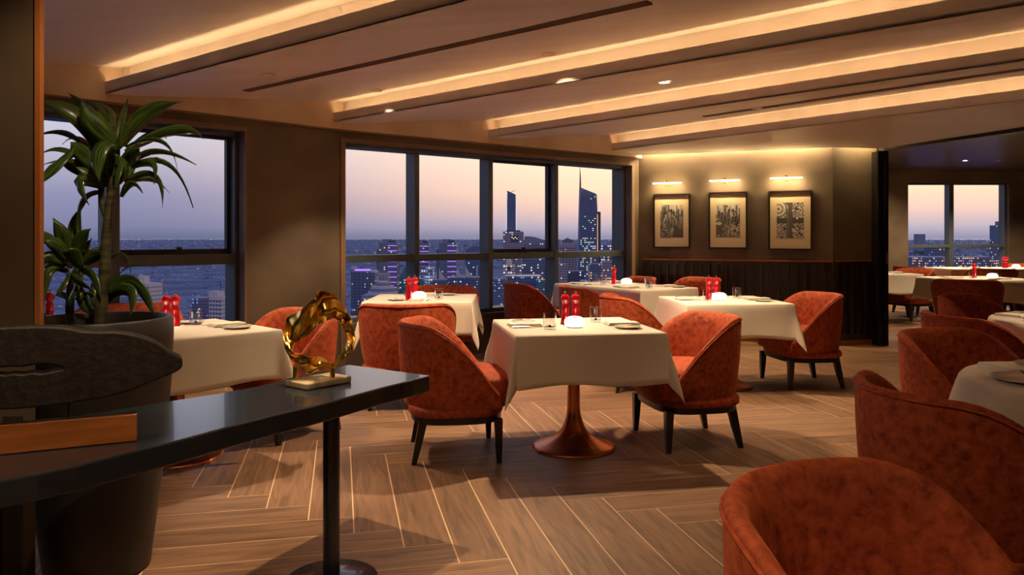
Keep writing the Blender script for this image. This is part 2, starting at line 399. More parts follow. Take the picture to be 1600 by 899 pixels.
# picture wall, corner return, back of the room and the other sides
wb = struct('wall_back')
wall_seg('wall_plaster_face', P4, P5, 0, 2.62, .25, parent=wb)
wall_seg('wall_plaster_face', P5, P6, 0, 2.62, .2, parent=wb)
wr = struct('wall_right')
MB().prism([(4.40, 9.22), (4.5, 9.22), (4.95, FARY), (4.8, FARY)], 0, 2.7).build('wall_face', 'far_wall', wr)
MB().box((12.55, 5.75, 1.35), (.1, 19.7, 2.7)).build('wall_face', 'far_wall', wr)
MB().box((3.15, -4.05, 1.35), (18.9, .1, 2.7)).build('wall_south', 'wall_plaster', kind='structure')
MB().box((-6.25, -.7, 1.35), (.1, 6.6, 2.7)).build('wall_west', 'wall_plaster', kind='structure')
# far room wall with its window
FX0, FX1 = (1419 - 800) / F * FARY, (1577 - 800) / F * FARY
PF = Vector((4.8, FARY)); DF = Vector((1, 0))
window_wall('wall_far', PF, DF, 0, 7.8, FX0 - 4.8, FX1 - 4.8, .5, 2.38)
window('window_3', PF, DF, FX0 - 4.8, FX1 - 4.8, .5, 2.38, [(1487 - 800) / F * 15.6 - 4.8], 1.06, 1.12, set(), mw=.09)
# baseboards
bb = struct('baseboard_back')
wall_seg('baseboard_strip', P4, P5, 0, .06, .012, 'wood_trim', bb, off=-.06)
wall_seg('baseboard_strip', P5 + Vector((.02, 0)), P6, 0, .06, .012, 'wood_trim', bb, off=-.05)
# wainscot: fluted panels with round-ended recesses, one object per flute
def flute_mesh(wd, h0, h1):
    ow, sl = wd / 2 - .0015, .027; zb, zt = h0 + .07, h1 - .04; n = 5
    inner = []
    for k in range(n + 1): a = math.pi * k / n; inner.append((sl * math.cos(a), zt - sl + sl * math.sin(a)))
    for k in range(n + 1): a = math.pi + math.pi * k / n; inner.append((sl * math.cos(a), zb + sl + sl * math.sin(a)))
    outer = []
    for (x, z) in inner:
        outer.append((x / sl * ow if abs(x) > 1e-6 else 0, h1 if z > 0.5 * (zb + zt) else h0))
    outer[0] = (ow, h1); outer[n] = (-ow, h1); outer[n + 1] = (-ow, h0); outer[-1] = (ow, h0)
    m = len(inner); y0, y1, y2 = -.04, -.003, -.012
    v = [(x, y0, z) for x, z in outer] + [(x, y0, z) for x, z in inner] + [(x, y2, z) for x, z in inner] + [(x, y1, z) for x, z in outer]
    f = []
    for i in range(m):
        j = (i + 1) % m
        f += [(i, j, m + j, m + i), (m + i, m + j, 2 * m + j, 2 * m + i), (i, 3 * m + i, 3 * m + j, j)]
    f.append(tuple(2 * m + i for i in range(m)))
    return MB().add(v, f).mesh('wainscot_panel', 'wainscot')
def wainscot(a, b, cnt_, nm):
    r = struct(nm); d = (b - a).normalized(); n = outn(d); ang = math.atan2(d.y, d.x); Lw = (b - a).length; wd = Lw / cnt_
    me = flute_mesh(wd, .06, .985)
    for i in range(cnt_):
        p = a + d * (wd * (i + .5)); link('wainscot_panel', me, r, (p.x, p.y, 0), ang)
    c = (a + b) / 2 - n * .024
    MB().box((0, 0, 0), (Lw, .05, .014)).build('cap_rail', 'copper_trim', r, loc=(c.x, c.y, .993), rz=ang)
wainscot(P4 + DB * .06, P5, 22, 'trim_3'); wainscot(P5 + (P6 - P5).normalized() * .03, P6, 6, 'trim_4')
# sliding partition stack at the edge of the opening
sp = thing('sliding_partition', 'tall dark folded sliding partition standing at the edge of the opening', 'partition', (4.262, 9.05, 0))
bevel(MB().box((.055, .02, 1.15), (.07, .16, 2.28)).build('partition_leaf', 'black_metal', sp), .004)
bevel(MB().box((.115, -.01, 1.15), (.045, .14, 2.28)).build('partition_leaf', 'black_metal', sp), .004)
MB().box((.1395, -.03, 1.15), (.006, .05, 2.26)).build('edge_strip', 'wood_trim', sp)
MB().box((.118, -.09, 1.03), (.014, .014, .13)).build('pull_handle', 'copper_trim', sp, label='copper pull handle')

# ---- ceiling with coves
ceil = struct('ceiling')
FL = [(Vector((-4.95, 4.1)), -0.72), (Vector((-3.2, 5.9)), -0.80), (Vector((-1.856, 7.4)), -0.90), (Vector((-0.355, 8.51)), -1.08), (Vector((1.26, 9.6)), -1.26)]
ZL, ZLT, ZH = 2.37, 2.455, 2.575
fins = []
for p, sl in FL:
    d = Vector((1, sl)).normalized(); n = Vector((-d.y, d.x))      # n points away from the camera
    WP, WD = (P0, D1) if p.x < -1.7 else (P3, D2)
    s = inter(p, d, WP, WD); e = inter(p, d, H0 - Vector((.04, 0)), HD)
    if e.y < -3.9: e = p + d * ((-3.9 - p.y) / d.y)
    p2 = p + n * .13; s2 = inter(p2, d, WP, WD); e2 = inter(p2, d, H0 - Vector((.04, 0)), HD)
    if e2.y < -3.9: e2 = p2 + d * ((-3.9 - p2.y) / d.y)
    fins.append((s - d * .12, e, s2 - d * .12, e2, d, n, s))
def quad(pts, name, m, sub=1, **kw):
    mb = MB(); n = 12
    a, b, c, dd = [Vector(q) for q in pts]      # a->b near edge, d->c far edge
    vs_ = []
    for i in range(n + 1):
        t = i / n; vs_ += [a.lerp(b, t), dd.lerp(c, t)]
    mb.add(vs_, [(2 * i, 2 * i + 2, 2 * i + 3, 2 * i + 1) for i in range(n)])
    mb.add([p + Vector((0, 0, .02)) for p in vs_], [(2 * i, 2 * i + 1, 2 * i + 3, 2 * i + 2) for i in range(n)])
    return mb.build(name, m, ceil, smooth=True)
def v3(p, z): return (p.x, p.y, z)
for k in range(len(fins)):
    s, e, s2, e2, d, n, sw = fins[k]
    # trough floor, lip, fascia
    MB().prism([s, e, e2, s2], ZL, ZL + .015).build('cove_trough', 'ceiling_plaster', ceil)
    MB().prism([s, e, e + n * .018, s + n * .018], ZL, ZLT).build('cove_lip', 'ceiling_plaster', ceil)
    MB().prism([s2, e2, e2 + n * .02, s2 + n * .02], ZL, ZH + .02).build('cove_fascia', 'ceiling_plaster', ceil)
    st = sw + d * .10 + n * .06; ln = (e - st).length - .1; c = st + d * ln / 2 - n * .02
    MB().box((0, 0, 0), (ln, .012, .004)).build('led_strip', 'led_off', ceil, loc=(c.x, c.y, ZL + .036), rz=math.atan2(d.y, d.x))
    if k > 0:
        lo = lamp('AREA', 'cove_light', (c.x, c.y, ZL + .045), ceil, COVE_W * ln, WARM2, shape='RECTANGLE', size=ln, size_y=.02)
        # face up and towards the fascia
        lo.rotation_euler = Matrix((Vector((d.x, d.y, 0)), Vector((n.x * .45, n.y * .45, -.9)).normalized() * -1, Vector((-n.x * .9, -n.y * .9, -.45)))).transposed().to_euler()
        Z = Vector((n.x * .7, n.y * .7, -.71)).normalized(); X = Vector((d.x, d.y, 0)); Yv = Z.cross(X)
        lo.rotation_euler = Matrix((X, Yv, Z)).transposed().to_euler()
    if k + 1 < len(fins):
        t = fins[k + 1]
        quad([v3(s2, ZL), v3(e2, ZL), v3(t[3], ZH), v3(t[2], ZH)], 'ceiling_panel', 'ceiling_plaster')
# flat panel in front of the first cove
f0 = fins[0]; MB().prism([(-6.2, -3.95), (f0[1].x, -3.95), f0[3], f0[2], (-6.3, 2.4)], ZH, ZH + .02).build('ceiling_panel', 'ceiling_plaster', ceil)
# last panel, running to the picture wall with a light slot
f4 = fins[4]; off = outn(DB) * -.10
hh = inter(f4[2], f4[4], H0 - Vector((.04, 0)), HD)
MB().prism([f4[2], P4 + Vector((-.12, .1)), P4 + off + Vector((-.1, .0)), P5 + off, P6 + Vector((0.0, -.09)), (H0.x - .06, H0.y - .02), hh], [ZL, 2.335, 2.33, 2.33, 2.33, 2.33, ZL], [z + .02 for z in (ZL, 2.335, 2.33, 2.33, 2.33, 2.33, ZL)]).build('ceiling_panel', 'ceiling_plaster', ceil)
c = (P4 + P5) / 2 + off * .45; ln = (P5 - P4).length - .1
lo = lamp('AREA', 'wall_wash_light', (c.x, c.y, 2.46), ceil, 45, (1.0, .74, .40), shape='RECTANGLE', size=ln, size_y=.03); lo.rotation_euler = (0, 0, math.atan2(DB.y, DB.x))
MB().box((0, 0, 0), (ln, .03, .006)).build('led_strip', 'led_off', ceil, loc=(c.x, c.y, 2.47), rz=math.atan2(DB.y, DB.x))
MB().prism([P4 + off * 1.2, P5 + off * 1.2, P5, P4], 2.5, 2.52).build('slot_top', 'ceiling_plaster', ceil)
MB().prism([P4 + off * 1.15, P5 + off * 1.15, P5 + off, P4 + off], 2.35, 2.5).build('slot_side', 'ceiling_plaster', ceil)
c2 = (P5 + P6) / 2 + Vector((0, -.05))
lo = lamp('AREA', 'wall_wash_light', (c2.x + .05, c2.y, 2.46), ceil, 9, (1.0, .72, .34), shape='RECTANGLE', size=.45, size_y=.02); lo.rotation_euler = (0, 0, math.atan2(.13, .58))
# vertical bands above the window walls
for nm, P, D, Lw in (('soffit_band', P0, D1, L1), ('soffit_band', P3, D2, L2)):
    wall_seg(nm, P, P + D * Lw, ZW, 2.66, .06, 'soffit_plaster', ceil, off=-.055)
    wall_seg('shadow_gap', P, P + D * Lw, ZW - .012, ZW, .05, 'wall_trim', ceil, off=-.05)
# roof slab above everything
MB().prism([(-6.3, -4.1), (12.6, -4.1), (12.6, 15.9), (4.6, 15.9), (4.2, 10.4), (1.7, 10.4), (-1.9, 7.6), (-6.3, 3.0)], 2.70, 2.8).build('roof_slab', 'far_wall', ceil)
# header of the opening and second room's darker glossy ceiling
hd = struct('trim_5'); q = H0 + HD * 14.0
MB().prism([H0 + Vector((-.04, 0)), q + Vector((-.04, 0)), q + Vector((.05, 0)), H0 + Vector((.05, 0))], 2.305, 2.7).build('header_beam', 'black_metal', hd)
MB().prism([H0 + Vector((.05, 0)), q + Vector((.05, 0)), (12.5, q.y), (12.5, FARY), (4.8, FARY)], 2.63, 2.66).build('ceiling_far', 'dark_plaster', kind='structure')
# linear air vents
def vent(name, a, b, z0, z1, label):
    t = thing(name, label, 'vent'); dv = (b - a).normalized(); n = Vector((-dv.y, dv.x))
    def strip(nm, o0, o1, dz0, dz1, m):
        MB().prism([a + n * o0, b + n * o0, b + n * o1, a + n * o1], [z0 + dz0, z1 + dz0, z1 + dz0, z0 + dz0], [z0 + dz1, z1 + dz1, z1 + dz1, z0 + dz1]).build(nm, m, t)
    strip('vent_slot', -.028, .028, -.003, .0, 'vent_dark')
    for o in (-.030, -.011, .006, .025): strip('vent_rail', o, o + .005, -.009, -.002, 'wall_trim')
def panel_z(p, k):       # height of the sloping panel k -> k+1 at a point
    a, b = fins[k], fins[k + 1]
    best = (9, 0)
    for i in range(401):
        t = i / 400; q0 = a[2].lerp(a[3], t); q1 = b[2].lerp(b[3], t); r_ = q1 - q0
        v_ = max(0, min(1, (p - q0).dot(r_) / r_.length_squared)); dd = (q0 + r_ * v_ - p).length
        if dd < best[0]: best = (dd, v_)
    return ZL + (ZH - ZL) * best[1]
def vent_px(k, p0, p1, label):
    res = []
    for (px, py) in (p0, p1):
        z = 2.5
        for _ in range(6): q_ = on(px, py, z); z = panel_z(q_.xy, k)
        res.append((q_.xy, z))
    vent('air_vent', res[0][0], res[1][0], res[0][1] - .002, res[1][1] - .002, label)
vent_px(1, (384, 141), (1015, 2), 'long slotted linear vent in the ceiling above the windows')
vent_px(3, (1100, 181), (1599, 106), 'thin linear vent between the two farthest cove lights')

# downlights
def downlight(x, y, z, label, glow=False, energy=SPOT_W, size=84, tilt=None, blend=.45):
    t = thing('downlight', label, 'downlight', (x, y, z), 0, 'recessed ceiling downlights')
    MB().lathe([(.038, -.001), (.046, -.006), (.05, -.002), (.05, .0)], 20, cap=False).build('trim_ring', 'led_off', t, True)
    MB().lathe([(.0, .0), (.038, .0)], 20, (0, 0, -.0015), cap=False).build('lens', 'downlight_glow' if glow else 'led_off', t)
    if energy:
        l = lamp('SPOT', 'spot_light', (0, 0, -.012), t, energy, (1.0, .73, .46), spot_size=R(size), spot_blend=blend, shadow_soft_size=.022)
        if tilt: l.rotation_euler = (R(tilt[0]), R(tilt[1]), 0)
    return t
def zc(x, y):
    p = Vector((x, y))
    for k in range(len(fins) - 1):
        if (p - fins[k][2]).dot(fins[k][5]) > 0 and (p - fins[k + 1][0]).dot(fins[k + 1][5]) < 0: return panel_z(p, k) - .004
    return (2.33 if (p - fins[4][2]).dot(fins[4][5]) > 0 else ZH) - .004
downlight(.25, 5.25, zc(.25, 5.25), 'small recessed ceiling downlight over the far side of the central table', energy=SPOT_W * 1.3, size=112, blend=.6)
downlight(1.16, 5.85, zc(1.16, 5.85), 'lit recessed downlight in the ceiling between two cove lights', True, SPOT_W * .8, 76)
downlight(-.75, 3.05, zc(-.75, 3.05), 'small recessed ceiling downlight above the end of the black console', energy=SPOT_W * .9, size=58, blend=.8)
downlight(-1.68, 5.3, zc(-1.68, 5.3), 'small recessed ceiling downlight above the table beyond the planter', energy=SPOT_W * .8)
downlight(-1.16, 6.60, zc(-1.16, 6.60), 'recessed ceiling downlight beside the second cove lip, near the window table', energy=SPOT_W * .8)
downlight(2.2, 6.9, zc(2.2, 6.9), 'small recessed ceiling downlight above the table before the fluted wall', energy=SPOT_W * .9)
downlight(1.25, 8.1, zc(1.25, 8.1), 'small recessed ceiling downlight above the long corner table', energy=SPOT_W * .7)
downlight(1.6, 3.9, zc(1.6, 3.9), 'small recessed ceiling downlight above the open herringbone floor', energy=SPOT_W * .12, size=60)
downlight(3.9, 4.6, zc(3.9, 4.6), 'small recessed ceiling downlight above the round tables', energy=SPOT_W * .5)
t = on(1508, 251, 2.63); downlight(t.x, t.y, 2.628, 'small lit downlight in the dark ceiling of the second room', True, SPOT_W * .9)
downlight(6.0, 9.7, 2.628, 'small recessed downlight in the second room above its lamp table', energy=SPOT_W * 1.0)
downlight(8.6, 13.6, 2.628, 'added fill downlight in the second room before its window', energy=SPOT_W * 1.6, size=140)  # wide lamp added so the far wall is not black
downlight(7.0, 14.6, 2.628, 'added fill downlight in the second room by the window wall', energy=SPOT_W * .4, size=140)  # extra source put in to brighten the second room's wall
downlight(5.75, 11.4, 2.628, 'added fill downlight above the table beside the sliding partition', energy=SPOT_W * .8, size=90)  # added to brighten the dark chair back at this table
downlight(-.55, .75, zc(-.55, .75), 'small recessed downlight above the near end of the console', energy=SPOT_W * .40, size=120)
downlight(-.95, 2.05, zc(-.95, 2.05), 'added unseen downlight for the plant, above the carved wood sculpture', energy=SPOT_W * .22, size=140)  # added out of view to light the plant leaves from the front
downlight(1.3, .2, zc(1.3, .2), 'added unseen fill downlight above the nearest tub chair', energy=SPOT_W * .12, size=120)  # ambient fill put in around the camera, out of view
downlight(-2.3, -.8, zc(-2.3, -.8), 'added unseen fill downlight behind the camera on the left', energy=SPOT_W * .25, size=120)  # out of view, added as soft fill for the dark foreground
downlight(3.4, -1.2, zc(3.4, -1.2), 'added unseen fill downlight at the rear of the room', energy=SPOT_W * .2, size=120)  # added behind the camera for soft bounce light
# ================================================================== CHAIRS
def chair_shell():
    nb, na = 22, 6; path = []
    for i in range(na): path.append(('a', 1 - i / na, -1))
    for i in range(nb + 1): path.append(('b', -90 + 180 * i / nb, 0))
    for i in range(1, na + 1): path.append(('a', i / na, 1))
    def pt(p, k):         # k 0 bottom .. 1 top ; returns position, outward normal
        lean = 0.80 + 0.20 * min(1, k * 1.1) ** 0.8; bx, by = .358 * (.55 + .45 * lean), .385 * (.2 + .8 * lean)
        if p[0] == 'b':
            a = R(p[1]); c, s = math.cos(a), math.sin(a)
            ex = 1.06; X = -.02 - bx * (abs(c) ** ex); Y = by * (abs(s) ** ex) * (1 if s >= 0 else -1)
            n = Vector((-c / bx, s / by)).normalized(); return X, Y, n
        X = -.02 + .205 * p[1]; Y = p[2] * (by - .004 * p[1] ** 2); return X, Y, Vector((.05 * p[1], p[2])).normalized()
    mb = MB(); rings = []; pip = []
    for p in path:
        X0, Y0, n = pt(p, 1); u = max(0.0, min(1.0, (X0 + .258) / .433)); h = .790 - .382 * u ** 1.76
        th = .058 - .010 * u; ring = []
        for k in (0, .2, .45, .7, .93):
            z = .312 + (h - .02 - .312) * k; x, y, nn = pt(p, (z - .312) / .5); b_ = .008 * math.sin(math.pi * min(1, k)); ring.append((x + nn.x * b_, y + nn.y * b_, z))
        xo, yo, nn = pt(p, (h - .312) / .5); pip.append((xo + nn.x * .002, yo + nn.y * .002, h - .018))
        for q, dz in ((.02, -.012), (.10, -.002), (.28, 0), (.52, -.006), (.78, -.020)):
            ring.append((xo - nn.x * th * q, yo - nn.y * th * q, h + dz))
        for k in (.93, .6, .3, 0):
            z = .36 + (h - .045 - .36) * k; x, y, n2 = pt(p, (z - .312) / .5); t2 = th + .012 * (1 - k); ring.append((x - n2.x * t2, y - n2.y * t2, z))
        rings.append(ring)
    # rounded ends of the arms
    for sgn in (0, -1):
        r0 = rings[sgn]; c = Vector((sum(q[0] for q in r0), sum(q[1] for q in r0), sum(q[2] for q in r0))) / len(r0)
        e = [(c.x + (q[0] - c.x) * .3 + .012, c.y + (q[1] - c.y) * .55, c.z + (q[2] - c.z) * .96) for q in r0]
        e0 = [(c.x + (q[0] - c.x) + .009, c.y + (q[1] - c.y) * .9, c.z + (q[2] - c.z) * .99) for q in r0]
        if sgn == 0: rings.insert(0, e0); rings.insert(0, e)
        else: rings.append(e0); rings.append(e)
    m = len(rings[0]); v = [q for r_ in rings for q in r_]; f = []
    for i in range(len(rings) - 1):
        for k in range(m): f.append((i * m + k, i * m + (k + 1) % m, (i + 1) * m + (k + 1) % m, (i + 1) * m + k))
    f += [tuple(range(m)), tuple((len(rings) - 1) * m + k for k in range(m))]
    mb.add(v, f); pp = MB().tube(pip, .0042, 6)
    return mb, pp
def outline(sx, hw, back, n=28, ex=3.0, cx=0):
    return [(cx + (sx + back) / 2 + (sx - back) / 2 * math.copysign(abs(math.cos(2 * math.pi * k / n)) ** (2 / ex), math.cos(2 * math.pi * k / n)),
             hw * math.copysign(abs(math.sin(2 * math.pi * k / n)) ** (2 / ex), math.sin(2 * math.pi * k / n))) for k in range(n)]
def layered(poly, layers):
    n = len(poly); cx = sum(p[0] for p in poly) / n; cy = sum(p[1] for p in poly) / n
    v = []; f = []
    for s, z in layers: v += [(cx + (p[0] - cx) * s, cy + (p[1] - cy) * s, z) for p in poly]
    for j in range(len(layers) - 1):
        for k in range(n): f.append((j * n + k, j * n + (k + 1) % n, (j + 1) * n + (k + 1) % n, (j + 1) * n + k))
    f += [tuple(range(n - 1, -1, -1)), tuple((len(layers) - 1) * n + k for k in range(n))]
    return MB().add(v, f)
_sh, _pp = chair_shell()
CM = {'shell': _sh.mesh('backrest', 'velvet', True, 60), 'pipe': _pp.mesh('piping', 'velvet', True),
      'base': layered(outline(.235, .335, -.325, ex=3.0), [(.97, .268), (1, .276), (1.0, .305), (.98, .314)]).mesh('seat_base', 'velvet', True, 60),
      'cush': layered(outline(.285, .300, -.26, ex=4.2), [(.93, .312), (.985, .325), (1, .35), (1, .435), (.985, .462), (.94, .478), (.75, .492), (.4, .50)]).mesh('seat_cushion', 'velvet', True, 75),
      'rail': layered(outline(.225, .315, -.305, ex=3.2), [(.98, .228), (1, .234), (1, .268)]).mesh('seat_rail', 'chair_wood', True, 40)}
def leg_mesh(sx, sy):
    x0, y0 = (.185, .27 * sy) if sx > 0 else (-.235, .225 * sy)
    x1, y1 = (.190, .278 * sy) if sx > 0 else (-.290, .245 * sy)
    v = []
    for (x, y, z, r_) in ((x0, y0, .25, .024), (x0 + (x1 - x0) * .5, y0 + (y1 - y0) * .5, .12, .020), (x1, y1, 0, .0135)):
        v += [(x - r_, y - r_, z), (x + r_, y - r_, z), (x + r_, y + r_, z), (x - r_, y + r_, z)]
    f = [(0, 1, 2, 3), (11, 10, 9, 8)]
    for j in (0, 4):
        for k in range(4): f.append((j + k, j + (k + 1) % 4, j + 4 + (k + 1) % 4, j + 4 + k))
    return MB().add(v, f).mesh('leg', 'chair_wood')
LM = {(a, b): leg_mesh(a, b) for a in (-1, 1) for b in (-1, 1)}
def make_chair(label, x, y, deg, group, sc=1.0):
    t = thing('tub_chair', label, 'chair', (x, y, 0), R(deg), group); t.scale = (sc, sc, 1)
    b = link('backrest', CM['shell'], t); link('piping', CM['pipe'], b)
    link('seat_base', CM['base'], t); link('seat_cushion', CM['cush'], t); link('seat_rail', CM['rail'], t)
    for k in LM: link('leg', LM[k], t)
    return t
G1 = 'rust velvet tub chairs in the main room'; G2 = 'rust velvet tub chairs around the round tables'; G3 = 'rust velvet tub chairs in the second room'
CH = [
 ('rust velvet tub chair seen from its side, tucked in left of the central table', -0.3, 4.61, 8, G1, 1),
 ('rust velvet tub chair right of the central table, its seat under the cloth corner', 1.06, 4.86, 191, G1, 1),
 ('rust velvet tub chair standing before the fluted black wall, right of its table', 2.49, 6.72, 186, G1, 1),
 ('rust velvet tub chair left of the table before the fluted wall, mostly hidden', 1.13, 6.58, 5, G1, 1),
 ('rust velvet tub chair seen squarely from behind at the window table', -0.81, 5.96, 91.5, G1, 1),
 ('rust velvet tub chair between window table and glass, only its rim showing', -0.68, 7.58, -88, G1, 0.95),
 ('rust velvet tub chair by the window, at the long corner table, farther of two backs', 0.28, 8.38, 15, G1, 1),
 ('rust velvet tub chair at the long corner table, nearer of its two turned backs', 0.85, 7.74, 15, G1, 1),
 ('rust velvet tub chair behind the lamp of the long corner table, near the window jamb', 1.42, 9.36, 205, G1, 0.88),
 ('rust velvet tub chair behind the long corner table, in front of the framed prints', 2.12, 9.22, 207, G1, 1),
 ('rust velvet tub chair behind the gold sculpture, right of the table by the planter', -1.53, 5.05, 230, G1, 1),
 ('dark red tub chair between the plant and the left window, behind the mills', -2.72, 5.45, -60, G1, 0.97),
 ('largest rust velvet tub chair, cut by the bottom right corner of the picture', 0.762, 1.36, -46, G2, 1),
 ('rust velvet tub chair with its tall back turned, before the nearest round table', 1.57, 2.60, 4, G2, 1),
 ('rust velvet tub chair showing its hollow inside, beyond the nearest round table', 2.35, 3.84, -60, G2, 1),
 ('rust velvet tub chair turned to the farther round table, bright rim sloping down', 3.05, 4.93, 2, G2, 1),
 ('dark rust tub chair beyond the farther round table, facing it', 3.95, 6.35, -53, G2, 1),
 ('broad rust tub chair with its back turned, before the second room lamp table', 5.45, 9.2, 58, G3, 1),
 ('rust velvet tub chair right of the white table beside the sliding partition', 6.11, 11.9, 198, G3, 1),
 ('rust velvet tub chair with turned back under the second room window, left one', 6.82, 12.9, 20, G3, 1),
 ('rust velvet tub chair with turned back under the second room window, right one', 7.55, 12.15, 75, G3, 1),
 ('rust velvet tub chair at the far right edge behind the second room tables', 9.35, 13.9, -120, G3, 1),
]
for c in CH: make_chair(*c)

# ================================================================== TABLES
TOPZ = .742
def cloth_mesh(hx, hy, drop, seed):
    rnd = random.Random(seed); ph = [rnd.uniform(0, 6.28) for _ in range(8)]
    def axis(h):
        r = [i / 9 * drop for i in range(9, 0, -1)] + [.012]
        return [-(h + q) for q in r] + [-h + 2 * h * i / 14 for i in range(15)] + [h + q for q in reversed(r)]
    ax, ay = axis(hx), axis(hy); v = []
    for a in ax:
        for b in ay:
            dx, dy = max(abs(a) - hx, 0), max(abs(b) - hy, 0); sa, sb = math.copysign(1, a), math.copysign(1, b)
            x, y, z = max(-hx, min(hx, a)), max(-hy, min(hy, b)), 0.0
            r_ = math.hypot(dx, dy)
            if r_ > 0:
                side = abs(sa) * 1.7 + sb * .9
                if dx > 0 and dy > 0: th = math.atan2(dy, dx); kk = .05 + .15 * math.sin(2 * th) ** 2; ex, ey = math.cos(th) * sa, math.sin(th) * sb
                elif dx > 0: t = b / hy; kk = .015 + .035 * abs(t) ** 4 + .035 * math.sin(t * 4.3 + ph[0 if sa > 0 else 1]) * (1 - t * t); ex, ey = sa, 0
                else: t = a / hx; kk = .015 + .035 * abs(t) ** 4 + .035 * math.sin(t * 4.3 + ph[2 if sb > 0 else 3]) * (1 - t * t); ex, ey = 0, sb
                if dx > 0 and dy > 0:
                    kk += .05 * math.sin(th * 6 + ph[4]) * math.sin(2 * th)
                o = .010 * min(1, r_ / .03) + r_ * kk * min(1, (r_ / drop + .25)); x += ex * o; y += ey * o; z = -math.sqrt(max(0, r_ * r_ - (r_ * kk) ** 2)) + (.004 if r_ < .02 else 0)
                if dx == 0 or dy == 0: z += 0.012 * math.sin((a + b) * 9 + ph[5]) * (r_ / drop) ** 2
            v.append((x, y, z))
    n = len(ay); f = [(i * n + j, (i + 1) * n + j, (i + 1) * n + j + 1, i * n + j + 1) for i in range(len(ax) - 1) for j in range(n - 1)]
    return MB().add(v, f)
def round_cloth(rad, drop, seed):
    rnd = random.Random(seed); p0 = rnd.uniform(0, 6); N_ = 120; v = [(0, 0, 0)]; f = []; rings = [.25 * rad, .6 * rad, .9 * rad, rad] + [rad + drop * q for q in (.03, .1, .2, .35, .5, .7, .85, 1)]
    for r_ in rings:
        for k in range(N_):
            a = 2 * math.pi * k / N_
            if r_ <= rad: v.append((r_ * math.cos(a), r_ * math.sin(a), 0))
            else:
                q = (r_ - rad) / drop; o = .012 + .012 * min(1, q / .12) * math.sin(11 * a + p0 + .6 * math.sin(3 * a)) + (r_ - rad) * (.12 + .22 * math.sin(11 * a + p0 + .6 * math.sin(3 * a)) * q ** .3)
                v.append(((rad + o) * math.cos(a), (rad + o) * math.sin(a), -(r_ - rad) * .985))
    for k in range(N_): f.append((0, 1 + k, 1 + (k + 1) % N_))
    for j in range(len(rings) - 1):
        for k in range(N_): f.append((1 + j * N_ + k, 1 + j * N_ + (k + 1) % N_, 1 + (j + 1) * N_ + (k + 1) % N_, 1 + (j + 1) * N_ + k))
    return MB().add(v, f)
prof = [(.250, 0), (.252, .004), (.250, .010), (.235, .016), (.196, .027), (.150, .046), (.108, .073), (.078, .105), (.058, .145), (.047, .188), (.041, .235), (.039, .29), (.037, .36), (.036, .50), (.04, .68), (.09, .70), (.10, .712)]
BASE = MB().lathe(prof, 48).mesh('pedestal_base', 'copper', True, 60)
def table(nick, label, x, y, deg, hx, hy, cloth_label, rnd_=False, seed=1, bases=1, grp='tables in the main room'):
    t = thing('dining_table' if not rnd_ else 'round_dining_table', label, 'table', (x, y, 0), R(deg), grp)
    if bases == 1: link('pedestal_base', BASE, t, (0, 0, 0))
    else:
        for s in (-1, 1): link('pedestal_base', BASE, t, (s * hx * .5, 0, 0))
    if rnd_: MB().lathe([(hx - .008, .712), (hx - .004, .716), (hx - .004, .733), (hx - .008, TOPZ - .005)], 48).build('table_top', 'chair_wood', t)
    else: MB().box((0, 0, .7245), (hx * 2 - .012, hy * 2 - .012, .025)).build('table_top', 'chair_wood', t)
    me = (round_cloth(hx, .33, seed) if rnd_ else cloth_mesh(hx, hy, .285, seed)).mesh('tablecloth', 'linen', True, 180)
    o = link('tablecloth', me, None, (x, y, TOPZ), R(deg)); tag(o, cloth_label, 'tablecloth', 'white tablecloths')
    so = o.modifiers.new('thick', 'SOLIDIFY'); so.thickness = .003; so.offset = -1
    return dict(x=x, y=y, a=R(deg), nick=nick)
def loc(T, lx, ly): c, s = math.cos(T['a']), math.sin(T['a']); return (T['x'] + c * lx - s * ly, T['y'] + s * lx + c * ly, TOPZ + .0005)
# --- small things, one mesh each
napk = layered([(-.055, -.10), (.055, -.10), (.055, .10), (-.055, .10)], [(1, 0), (1.0, .006), (.985, .010)]).mesh('napkin', 'napkin')
napf = layered([(-.050, -.096), (.052, -.096), (.052, .092), (-.050, .092)], [(1, .0095), (1.0, .014), (.97, .018)]).mesh('napkin_fold', 'napkin')
plate = MB().lathe([(0, .003), (.045, .003), (.055, .004), (.078, .012), (.080, .0135), (.078, .0145), (.056, .008), (.04, .006), (0, .006)], 36, cap=False).mesh('side_plate', 'china', True, 70)
bigpl = MB().lathe([(0, .003), (.075, .003), (.09, .004), (.125, .014), (.128, .016), (.125, .017), (.09, .008), (.07, .006), (0, .006)], 40, cap=False).mesh('dinner_plate', 'china', True, 70)
def cut(kind):
    mb = MB()
    if kind == 'knife':
        mb.tube([(0, -.10, .005), (0, -.03, .006), (0, .005, .005)], [.005, .006, .004], 6)
        mb.prism([(-.002, .0), (.008, .0), (.010, .06), (.004, .105), (-.002, .11)], .003, .005)
    elif kind == 'fork':
        mb.tube([(0, -.10, .004), (0, -.04, .005), (0, .03, .007), (0, .045, .006)], [.006, .004, .003, .004], 6)
        mb.prism([(-.011, .045), (.011, .045), (.012, .062), (-.012, .062)], .004, .006)
        for q in (-.0105, -.0035, .0035, .0105): mb.prism([(q - .0014, .06), (q + .0014, .06), (q + .001, .10), (q - .001, .10)], .004, .006)
    else:
        mb.tube([(0, -.07, .004), (0, .0, .004)], [.004, .004], 6); mb.prism([(-.002, 0), (.008, 0), (.008, .05), (-.002, .06)], .002, .004)
    return mb.mesh(kind if kind != 'butter' else 'butter_knife', 'steel', True, 40)
knife, fork, butter = cut('knife'), cut('fork'), cut('butter')
